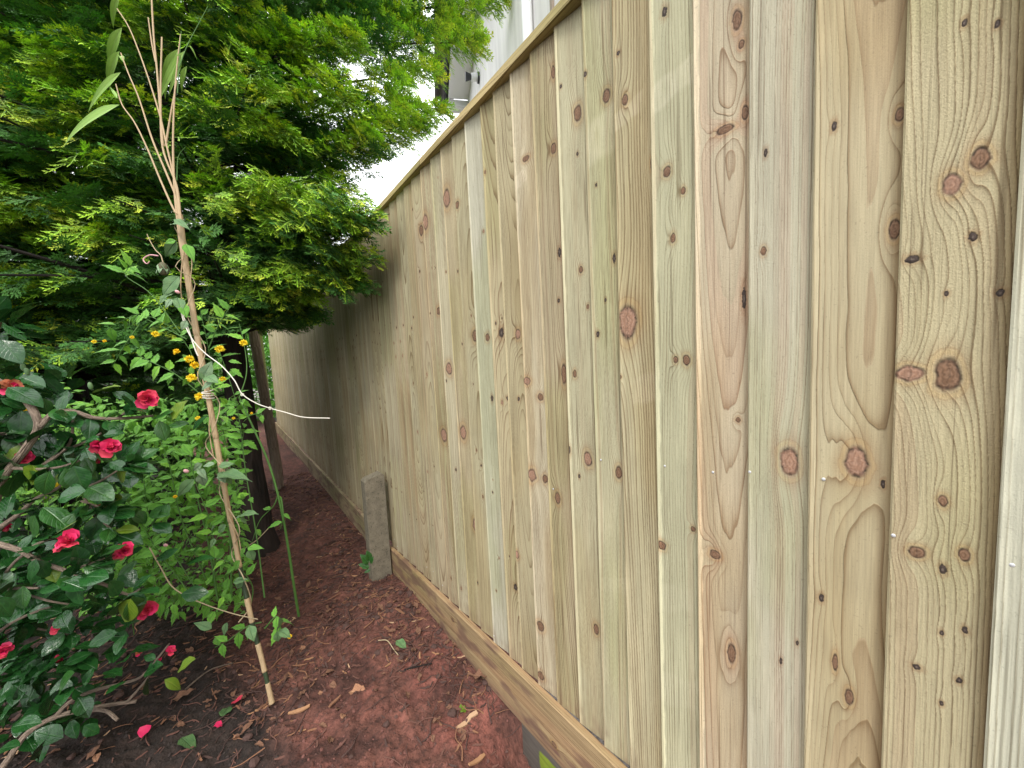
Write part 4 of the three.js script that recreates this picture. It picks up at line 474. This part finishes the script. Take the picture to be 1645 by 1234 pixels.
// ---------------------------------------------------------------- bamboo cane with its dry side stems, string and climber
{
  const culmM = (() => { const W = 64, H = 512, c = new Uint8Array(W * H * 4); for (let y = 0; y < H; y++) for (let x = 0; x < W; x++) { const i = (y * W + x) * 4, u = x / W, v = y / H, w = Math.min(u, 1 - u) * 2, n = fbm(w * 26, v * 5, 3), k = 0.78 + 0.5 * (n - 0.5); c[i] = enc(0.56 * k); c[i + 1] = enc(0.40 * k); c[i + 2] = enc(0.225 * k); c[i + 3] = 255; } return new THREE.MeshStandardMaterial({ map: tex(W, H, c, true, true), roughness: 0.6 }); })();
  const darkM = new THREE.MeshStandardMaterial({ color: lin(0.035, 0.055, 0.025), roughness: 0.45 }), base = onGround(437, 1126), cane = thing('bamboo_cane', 'upright bamboo stake with tan sheaths, thin side stems and long leaves at its top', 'bamboo'), r = RNG(611);
  cane.position.copy(base); const L = (p) => p.clone().sub(base), D = 1.58;
  const line = [[288, 345], [293, 390], [302, 450], [313, 520], [325, 585], [336, 645], [347, 705], [357, 765], [367, 820], [377, 868], [384, 905], [396, 960], [405, 1000], [418, 1050], [428, 1090], [437, 1130]].map(([x, y], i) => L(at(x, y, D + 0.03 * (1 - i / 15)))), cv = new THREE.CatmullRomCurve3(line);
  const seg = (a, b, r0, r1, m, n) => { const pts = []; r0 *= 0.72; r1 *= 0.72; for (let i = 0; i <= 5; i++) pts.push(cv.getPoint(lerp(a, b, i / 5))); return part(n, limb(pts, (t) => lerp(r0, r1, t) * (1 + 0.10 * Math.exp(-Math.pow((t - 0.97) / 0.03, 2))), 0, 12, 24, 0.06), m, cane); };
  for (const [a, b, r0, r1, m] of [[0, 0.22, 0.0175, 0.015, 0], [0.22, 0.40, 0.0148, 0.0142, 0], [0.40, 0.56, 0.0140, 0.0130, 0], [0.56, 0.675, 0.0130, 0.0125, 0], [0.675, 0.735, 0.0125, 0.0125, 1], [0.735, 0.80, 0.0140, 0.0130, 0], [0.80, 0.845, 0.0118, 0.0118, 1], [0.845, 0.915, 0.0135, 0.0130, 0], [0.915, 0.945, 0.0112, 0.0112, 1], [0.945, 1, 0.0125, 0.0145, 0]]) seg(a, b, r0, r1, m ? darkM : culmM, m ? 'internode' : 'sheath');
  const stem = (pts, r0, r1, m = culmM) => part('side_stem', limb(pts.map(([x, y, d]) => L(at(x, y, d ?? D))), r0 * 0.66, r1 * 0.66, 7, pts.length * 6), m, cane);
  stem([[288, 352], [276, 330], [258, 290], [235, 235], [215, 195], [196, 168], [186, 135]], 0.0062, 0.003); stem([[289, 355], [283, 318], [268, 280], [245, 225], [222, 155], [205, 115], [194, 85]], 0.007, 0.003); stem([[291, 355], [283, 300], [268, 235], [258, 190], [243, 140], [222, 80], [205, 40], [188, 14]], 0.0066, 0.0028); stem([[286, 360], [281, 310], [278, 240], [280, 160], [284, 110], [290, 55]], 0.0075, 0.003); stem([[290, 350], [284, 300], [262, 240], [258, 160], [260, 60]], 0.0065, 0.0045); stem([[262, 235], [252, 110], [247, 60], [243, -12]], 0.0062, 0.0045); stem([[250, 100], [244, 70], [238, 28]], 0.005, 0.003); stem([[266, 235], [274, 185], [284, 130]], 0.006, 0.0035); stem([[287, 110], [300, 75], [318, 40], [334, 10]], 0.0028, 0.0014, M.stem); stem([[285, 150], [288, 100], [291, 50]], 0.003, 0.0014, M.stem); stem([[284, 290], [287, 250], [298, 236]], 0.003, 0.001, M.stem); stem([[296, 400], [291, 440], [292, 480], [303, 500]], 0.004, 0.003); stem([[302, 395], [308, 418], [306, 450], [305, 470]], 0.0036, 0.002); stem([[340, 650], [336, 690], [343, 735]], 0.0035, 0.003); stem([[362, 790], [368, 830], [382, 860], [388, 890]], 0.0045, 0.003);
  const lf = (x0, y0, x1, y1, k, s = 1, m = M.bamboo, dn = 0) => { const a = at(x0, y0, D), b = at(x1, y1, D + 0.02), d = b.clone().sub(a); leafM(LEAF.bam[k], m, L(a), d, toCam(a).multiplyScalar(0.8).add(V(0, 0.6 + dn, 0)), d.length() / 0.165 * s, cane); };
  lf(192, 168, 68, 219, 0, 1); lf(194, 116, 122, 172, 0, 1); lf(192, 82, 148, 146, 1, 1.05); lf(196, 44, 150, 114, 1, 1.1); lf(192, -10, 168, 34, 1, 1.3); lf(188, 158, 176, 134, 0, 1.1); lf(198, 100, 190, 76, 1, 1.4); lf(288, 78, 232, 160, 1, 1.0); lf(296, 82, 240, 164, 0, 1.0); lf(300, 106, 280, 146, 1, 1.15); lf(292, 98, 262, 158, 0, 0.9); lf(304, 72, 318, 92, 1, 1.2);
  // climber on the cane
  const cl = thing('climbing_plant', 'climber with grey green leaves and pink buds twined round the bamboo stake', 'climber', null, base), mats = [M.clematis, M.clematis, M.kerria2, M.grey];
  const vine = [[383, 1000], [402, 975], [392, 930], [372, 890], [385, 850], [352, 790], [362, 760], [330, 715], [343, 690], [352, 645], [318, 610], [330, 560], [300, 505], [312, 450], [282, 430], [303, 400], [280, 365], [292, 350], [278, 340]].map(([x, y], i) => L(at(x, y, D + (i % 2 ? 0.022 : -0.024)))); part('stem', limb(vine, 0.0024, 0.0014, 6, 90), M.stemPale, cl);
  for (const [x0, y0, x1, y1, m, k, s] of [[280, 352, 302, 366, 0, 0, 1.1], [288, 360, 270, 356, 0, 0, 1], [284, 388, 266, 408, 0, 0, 1.2], [282, 386, 262, 390, 2, 0, 1], [298, 392, 310, 416, 2, 0, 1.1], [288, 444, 248, 480, 0, 0, 0.9], [280, 470, 250, 478, 0, 1, 0.9], [268, 474, 248, 492, 0, 1, 0.8], [285, 478, 292, 500, 1, 0, 1], [292, 488, 300, 510, 2, 0, 1], [276, 480, 262, 498, 3, 1, 0.8], [300, 515, 292, 528, 3, 0, 1.3], [325, 590, 332, 618, 0, 0, 0.9], [330, 605, 350, 612, 1, 0, 1], [326, 606, 340, 580, 3, 1, 1], [343, 612, 322, 626, 3, 0, 1], [350, 760, 402, 768, 0, 0, 1.0], [350, 750, 378, 742, 0, 0, 1], [356, 758, 376, 780, 1, 0, 1], [352, 762, 362, 774, 3, 0, 1.1], [345, 745, 322, 748, 3, 1, 1], [325, 745, 306, 758, 3, 1, 0.9], [322, 760, 328, 786, 3, 0, 1], [312, 770, 282, 798, 1, 1, 1], [318, 752, 332, 770, 3, 1, 1], [385, 828, 416, 820, 0, 1, 1], [386, 830, 375, 832, 0, 0, 1], [386, 832, 398, 842, 0, 0, 1], [362, 842, 348, 858, 1, 0, 1.1], [345, 845, 336, 852, 0, 0, 1], [345, 865, 338, 880, 0, 0, 1], [398, 880, 422, 880, 2, 1, 1], [400, 882, 408, 905, 0, 1, 1], [394, 880, 386, 892, 2, 0, 1], [385, 900, 375, 918, 2, 0, 1], [375, 935, 398, 930, 0, 0, 1], [390, 930, 378, 948, 0, 0, 1], [400, 1005, 408, 1030, 0, 0, 1.1], [446, 1012, 455, 992, 0, 1, 1], [445, 1014, 448, 1036, 0, 1, 1], [448, 1012, 470, 1024, 0, 1, 1], [365, 1000, 358, 1022, 0, 0, 1], [340, 1010, 312, 1000, 0, 0, 1]]) { const a = at(x0, y0, D - 0.03), b = at(x1, y1, D - r.r(0.01, 0.06)), d = b.clone().sub(a); leafM(r.pick(LEAF.cle), mats[m], L(a), d, toCam(a).multiplyScalar(0.8).add(V(r.n() * 0.3, 0.6, r.n() * 0.3)), d.length() / 0.056 * s * 0.95, cl); }
  for (const [px, py, s] of [[285, 469, 0.008], [299, 757, 0.009], [266, 876, 0.007]]) { const b = part('bud', new THREE.SphereGeometry(s, 12, 10).scale(0.85, 1.15, 0.85), M.bud, cl); b.position.copy(L(at(px, py, D - 0.04))); b.rotation.z = 0.9; }
  { // nodding old flower head with hanging sepals
    const p = at(262, 432, D - 0.04), g = new THREE.Group(); g.name = 'seed_head'; cl.add(g); g.position.copy(L(p)); part('core', new THREE.SphereGeometry(0.02, 14, 12).scale(0.85, 1.35, 0.85), M.seed, g); for (let i = 0; i < 6; i++) { const a = i * 1.05; leafM(LEAF.cle[1], M.grey, V(0, 0.024, 0), V(Math.cos(a) * 0.55, -0.8, Math.sin(a) * 0.55), V(Math.cos(a), 0.5, Math.sin(a)), 0.85, g, 'sepal'); }
    part('stem', limb([[262, 422], [258, 410], [250, 402], [240, 385], [236, 376]].map(([x, y]) => L(at(x, y, D - 0.04))), 0.0022, 0.0012, 5, 16), M.stemPale, cl); part('tendril', limb([[254, 411], [240, 410], [230, 417], [236, 424], [240, 420]].map(([x, y]) => L(at(x, y, D - 0.05))), 0.0028, 0.002, 5, 16), M.bud, cl);
  }
  const cord = (n, label, pts, r0, m) => tag(part(n, limb(pts.map((p) => at(...p)), r0, r0 * 0.85, 6, pts.length * 6), m), label, n === 'string' ? 'string' : 'stem');
  const st = thing('string', 'white string tied to the bamboo stake, its loose end reaching towards the fence', 'string', null, base);
  part('strand', limb([[290, 497, 1.55], [297, 522, 1.55], [311, 548, 1.55], [330, 568, 1.55], [356, 588, 1.54], [377, 612, 1.53], [389, 633, 1.53], [412, 648, 1.54], [434, 656, 1.55], [460, 663, 1.56], [485, 670, 1.57], [530, 672, 1.58]].map((p) => L(at(...p))), 0.0021, 0.0019, 7, 80), M.string, st); part('strand', limb([[292, 500, 1.57], [303, 530, 1.56], [313, 560, 1.55], [318, 572, 1.55]].map((p) => L(at(...p))), 0.0024, 0.0024, 7, 24), M.string, st);
  for (const [px, py] of [[389, 634], [434, 656]]) { const k = part('knot', new THREE.TorusKnotGeometry(0.0035, 0.0019, 40, 6), M.string, st); k.position.copy(L(at(px, py, 1.535))); }
  const tie = new THREE.TorusGeometry(0.019, 0.0022, 6, 24); for (let i = 0; i < 4; i++) { const p = cv.getPoint(0.315 + i * 0.004), k = part('tie', tie, M.string, st); k.position.copy(p); k.rotation.set(Math.PI / 2 + r.n() * 0.15, r.n() * 0.15, 0); }
  cord('dry_stem', 'thin straw coloured stem slanting from the red flowered bush to the stake', [[240, 880, 1.42], [258, 912, 1.43], [276, 942, 1.44], [300, 958, 1.46], [340, 975, 1.5], [378, 987, 1.54], [414, 995, 1.58]], 0.0023, M.stemPale);
  cord('dry_stem', 'pale forked stem sticking out beside the foot of the black trunk', [[385, 890, 1.8], [395, 880, 1.8], [412, 868, 1.8], [431, 849, 1.8]], 0.0022, M.stemPale);
}

// ---------------------------------------------------------------- far end of the path
tag(part('old_trunk', limb([V(0.40, -0.1, -5.0), V(0.39, 0.4, -5.0), V(0.36, 0.9, -5.02), V(0.33, 1.4, -5.03), V(0.315, 1.9, -5.06), V(0.3, 2.6, -5.1)], 0.052, 0.04, 14, 40, 0.5), barkGrey), 'bare weathered grey brown trunk behind the black conifer trunk', 'trunk');
tag(part('mossy_post', limb([V(0.70, -0.1, -9.35), V(0.70, 0.6, -9.35), V(0.69, 1.3, -9.34), V(0.68, 2.15, -9.34)], 0.056, 0.052, 12, 24, 0.15), new THREE.MeshStandardMaterial({ color: lin(0.075, 0.085, 0.012), roughness: 0.95 })), 'round post covered in yellow green moss at the far end of the fence', 'post');
for (const [x, z, h, w, label, seed, m] of [[0.35, -11.2, 2.6, 0.9, 'mixed green shrub past the far end of the path', 71, M.kerria2], [-1.3, -11.6, 3.0, 1.0, 'broad leafy shrub behind the conifer trunks at the path end', 72, M.clematis], [1.9, -12.5, 2.4, 1.1, 'shrub beyond the mossy post and the fence end', 73, M.clematis], [-0.75, -9.6, 3.3, 0.7, 'leafy shrub in the gap between the conifer trunks far back', 76, M.kerria2], [-3.4, -9.5, 3.2, 1.5, 'tall dark shrub deep behind the left conifers', 74, M.camellia], [-6.0, -7.0, 3.4, 1.8, 'wide dark shrub behind the furthest left conifer', 75, M.camellia]]) {
  const b = thing('background_shrub', label, 'shrub', null, V(x, 0, z)), r = RNG(seed), s = new Scatter(), s2 = new Scatter();
  for (let i = 0; i < 9; i++) { const a = r() * 6.28, k = r.r(0.2, 0.8) * w; part('branch', limb([V(0, -0.05, 0), V(Math.cos(a) * k * 0.4, h * 0.4, Math.sin(a) * k * 0.4), V(Math.cos(a) * k, h * r.r(0.7, 0.98), Math.sin(a) * k)], 0.02, 0.004, 5, 10), barkPale, b); }
  for (let i = 0; i < 2600; i++) { const a = r() * 6.28, y = Math.pow(r(), 0.8), q = w * Math.sqrt(r()) * (0.55 + 0.6 * Math.sin(Math.PI * clamp(y * 0.8 + 0.15))); (i & 1 ? s : s2).add(V(Math.cos(a) * q, y * h * (0.9 + 0.2 * r()), Math.sin(a) * q), rdir(r), V(r.n() * 0.6, 1, r.n() * 0.6), r.r(2.0, 3.6)); }
  s.build('foliage', LEAF.cle[0], m, b); s2.build('foliage', LEAF.cle[1], m, b);
}

// ---------------------------------------------------------------- litter on the soil
{
  const r = RNG(801), chipM = [[0.24, 0.115, 0.062], [0.36, 0.19, 0.095], [0.13, 0.058, 0.042], [0.075, 0.040, 0.032], [0.46, 0.29, 0.17]].map((c) => new THREE.MeshStandardMaterial({ color: lin(...c), roughness: 0.92 }));
  const chipG = [0, 1, 2].map((k) => { const g = new THREE.BoxGeometry(0.05, 0.0045, 0.009, 4, 1, 1), p = g.attributes.position; for (let i = 0; i < p.count; i++) { const x = p.getX(i), t = Math.abs(x) / 0.025; p.setZ(i, p.getZ(i) * (1 - 0.6 * t * noise(k * 9 + x * 50, 2)) + (noise(x * 60 + k * 5, k) - 0.5) * 0.008); p.setY(i, p.getY(i) * (1 - 0.4 * t) + (noise(x * 50, k * 7 + 3) - 0.5) * 0.010); } g.computeVertexNormals(); return g; });
  const twigG = [0, 1].map((k) => limb([V(-0.06, 0, 0), V(-0.02, 0.005, 0.008 - 0.014 * k), V(0.02, 0.002, -0.006), V(0.06, 0.004, 0.006)], 0.0028, 0.0014, 5, 9)), clodG = new THREE.IcosahedronGeometry(0.010, 1); { const p = clodG.attributes.position; for (let i = 0; i < p.count; i++) { const k = 0.75 + 0.5 * noise(p.getX(i) * 300 + 9, p.getY(i) * 300 + p.getZ(i) * 170); p.setXYZ(i, p.getX(i) * k, p.getY(i) * k * 0.7, p.getZ(i) * k); } clodG.computeVertexNormals(); }
  const chips = new Map(), put = (g, m, p, d, n, s) => { const k = g.uuid + m.uuid; if (!chips.has(k)) chips.set(k, [g, m, new Scatter()]); chips.get(k)[2].add(p, d, n, s); };
  const dens = (x, z) => { const band = Math.exp(-Math.pow((z + 2.15 + 0.25 * x) / 0.42, 2)) * 1.0 + 1.15 * sstep(0.38, 0.68, x) * sstep(-0.9, -1.6, z) + 0.10 * sstep(0.30, 0.0, x) + 0.35 * sstep(-2.4, -3.2, z); return (1 - 0.72 * sstep(0.05, -0.2, x) * sstep(-2.5, -2.1, z)) * clamp(band * (0.4 + 1.2 * noise(x * 6, z * 6 + 9)) + 0.05); };
  for (let i = 0; i < 17000; i++) { const z = -0.85 - 4.6 * Math.pow(r(), 1.3), x = r.r(-1.1, 0.775); if (r() > dens(x, z)) continue; const a = r() * 6.28, p = V(x, groundY(x, z) + 0.0035, z), d = V(Math.cos(a), r.n() * 0.16, Math.sin(a)), n = V(r.n() * 0.3, 1, r.n() * 0.3), q = r(); if (q < 0.62) put(r.pick(chipG), chipM[q < 0.09 ? 0 : q < 0.115 ? 1 : q < 0.38 ? 2 : q < 0.61 ? 3 : 4], p, d, n, r.r(0.25, 0.9) * (r() < 0.08 ? 1.6 : 1)); else if (q < 0.88) put(r.pick(twigG), chipM[q < 0.74 ? 2 : q < 0.84 ? 3 : 0], p, d, n, r.r(0.3, 1.1)); else if (q < 0.955) put(r.pick(LEAF.dry), q < 0.945 ? M.dry : M.dryPale, p.add(V(0, 0.006, 0)), d, n, r.r(0.3, 0.8)); else put(clodG, chipM[3], p, d, n, r.r(0.5, 1.8)); }
  const soilM = [new THREE.MeshStandardMaterial({ color: lin(0.16, 0.066, 0.052), roughness: 0.96 }), new THREE.MeshStandardMaterial({ color: lin(0.11, 0.055, 0.044), roughness: 0.96 }), new THREE.MeshStandardMaterial({ color: lin(0.038, 0.027, 0.023), roughness: 0.96 })];
  for (let i = 0; i < 9000; i++) { const z = -0.85 - 3.4 * Math.pow(r(), 1.2), x = r.r(-1.0, 0.77); put(clodG, x < 0.06 + 0.09 * r.n() - 0.1 * (z + 1.8) ? soilM[2] : soilM[r() < 0.6 ? 0 : 1], V(x, groundY(x, z) + 0.001, z), rdir(r), rdir(r), 0.10 + 0.62 * Math.pow(r(), 4)); }
  const litter = new THREE.Group(); litter.name = 'wood_chip_litter'; litter.userData.kind = 'stuff'; tag(litter, 'wood chips, twigs, dead leaves and crumbs strewn over the soil path', 'litter');
  let k = 0; for (const [g, m, s] of chips.values()) s.build(['chips', 'twigs', 'dead_leaves', 'crumbs'][k++ % 4], g, m, litter);
  // pieces one can pick out
  const on = (px, py, lift = 0.01) => onGround(px, py, lift);
  const lie = (name, label, cat, g, m, px, py, qx, qy, len, lift = 0.010, group) => { const a = on(px, py, lift), b = on(qx, qy, lift), d = b.clone().sub(a), o = part(name, g, m); pose(o, a, d, V(r.n() * 0.15, 1, r.n() * 0.15 + 0.15), d.length() / len); return tag(o, label, cat, group); };
  lie('fallen_petal', 'bright pink fallen petal lying lowest on the dark soil', 'petal', petalG[0], M.pink, 228, 1192, 236, 1178, 0.030, 0.014); lie('fallen_petal', 'pink fallen petal on dark soil left of the stake foot', 'petal', petalG[1], M.pink, 343, 1172, 359, 1166, 0.034, 0.012); lie('fallen_petal', 'small pink petal scrap below the green fallen leaf', 'petal', petalG[0], M.coral, 374, 1131, 387, 1133, 0.030, 0.010);
  lie('fallen_leaf', 'grey green fallen leaf lying on the dark soil left of the stake foot', 'leaf', LEAF.cle[0], M.greenFallen, 358, 1156, 370, 1132, 0.055, 0.012); lie('fallen_leaf', 'long green fallen leaf in dark soil at the lower edge', 'leaf', LEAF.cle[1], M.greenFallen, 292, 1190, 316, 1208, 0.062, 0.012); lie('fallen_leaf', 'blue green fallen leaf in the middle of the wood chips', 'leaf', LEAF.cle[0], M.clematis, 637, 1033, 654, 1044, 0.055, 0.014); lie('fallen_leaf', 'dry brown curled leaf on dark soil below the bush twig', 'leaf', LEAF.dry[0], M.dry, 276, 1130, 314, 1118, 0.06, 0.014); lie('fallen_leaf', 'flat tan dead leaf on the red soil in mid path', 'leaf', LEAF.dry[1], M.dryPale, 560, 1116, 592, 1112, 0.05, 0.010); lie('fallen_leaf', 'yellowed small leaf on soil near the gravel board', 'leaf', LEAF.dry[1], M.camelliaY, 735, 1143, 752, 1140, 0.05, 0.010); lie('fallen_leaf', 'broad brown dead leaf against the gravel board edge', 'leaf', LEAF.dry[0], M.dry, 758, 1092, 790, 1098, 0.06, 0.02);
  lie('bark_strip', 'pale split strip of wood lying beside the gravel board', 'wood strip', chipG[0], chipM[4], 748, 1164, 808, 1118, 0.05, 0.012).scale.set(2.1, 2.2, 2.0); lie('wood_chip', 'long orange brown wood chip right of the stake foot', 'wood chip', chipG[1], chipM[1], 481, 1143, 516, 1132, 0.05, 0.010); lie('wood_chip', 'dark reddish wood splinter standing out of the mid path', 'wood chip', chipG[2], chipM[0], 538, 1132, 556, 1112, 0.05, 0.012); lie('wood_chip', 'short orange wood chip at the lower edge near the fence', 'wood chip', chipG[1], chipM[1], 766, 1224, 790, 1210, 0.05, 0.010);
  tag(part('twig', limb([on(298, 1112, 0.012), on(322, 1094, 0.02), on(340, 1084, 0.018), on(376, 1070, 0.016)], 0.0038, 0.0028, 6, 20, 0.2), barkTwig), 'bent grey twig lying across the dark soil left of the stake', 'twig'); tag(part('twig', limb([on(608, 1032, 0.01), on(622, 1034, 0.016), on(632, 1046, 0.012), on(640, 1056, 0.012)], 0.0026, 0.002, 6, 20), M.stemPale), 'thin pale curved root on the wood chips in mid path', 'twig'); tag(part('twig', limb([on(650, 1080, 0.012), on(672, 1076, 0.016), on(694, 1070, 0.012)], 0.004, 0.003, 6, 14, 0.2), barkDark), 'dark straight twig lying right of the blue green leaf', 'twig');
  // ivy sprig at the concrete post
  const iv = thing('ivy_sprig', 'small dark green sprig growing at the left foot of the concrete post', 'plant', null, on(592, 905)); for (const [x0, y0, x1, y1] of [[592, 905, 580, 890], [594, 900, 590, 885], [593, 912, 576, 905], [595, 915, 584, 920], [595, 905, 598, 895]]) { const a = at(x0, y0, 2.16), b = at(x1, y1, 2.14), d = b.clone().sub(a); leafM(LEAF.cle[0], M.camellia2, a.clone().sub(iv.position), d, toCam(a).add(V(0, 0.8, 0)), d.length() / 0.055, iv); }
}
renderer.render(scene, camera);
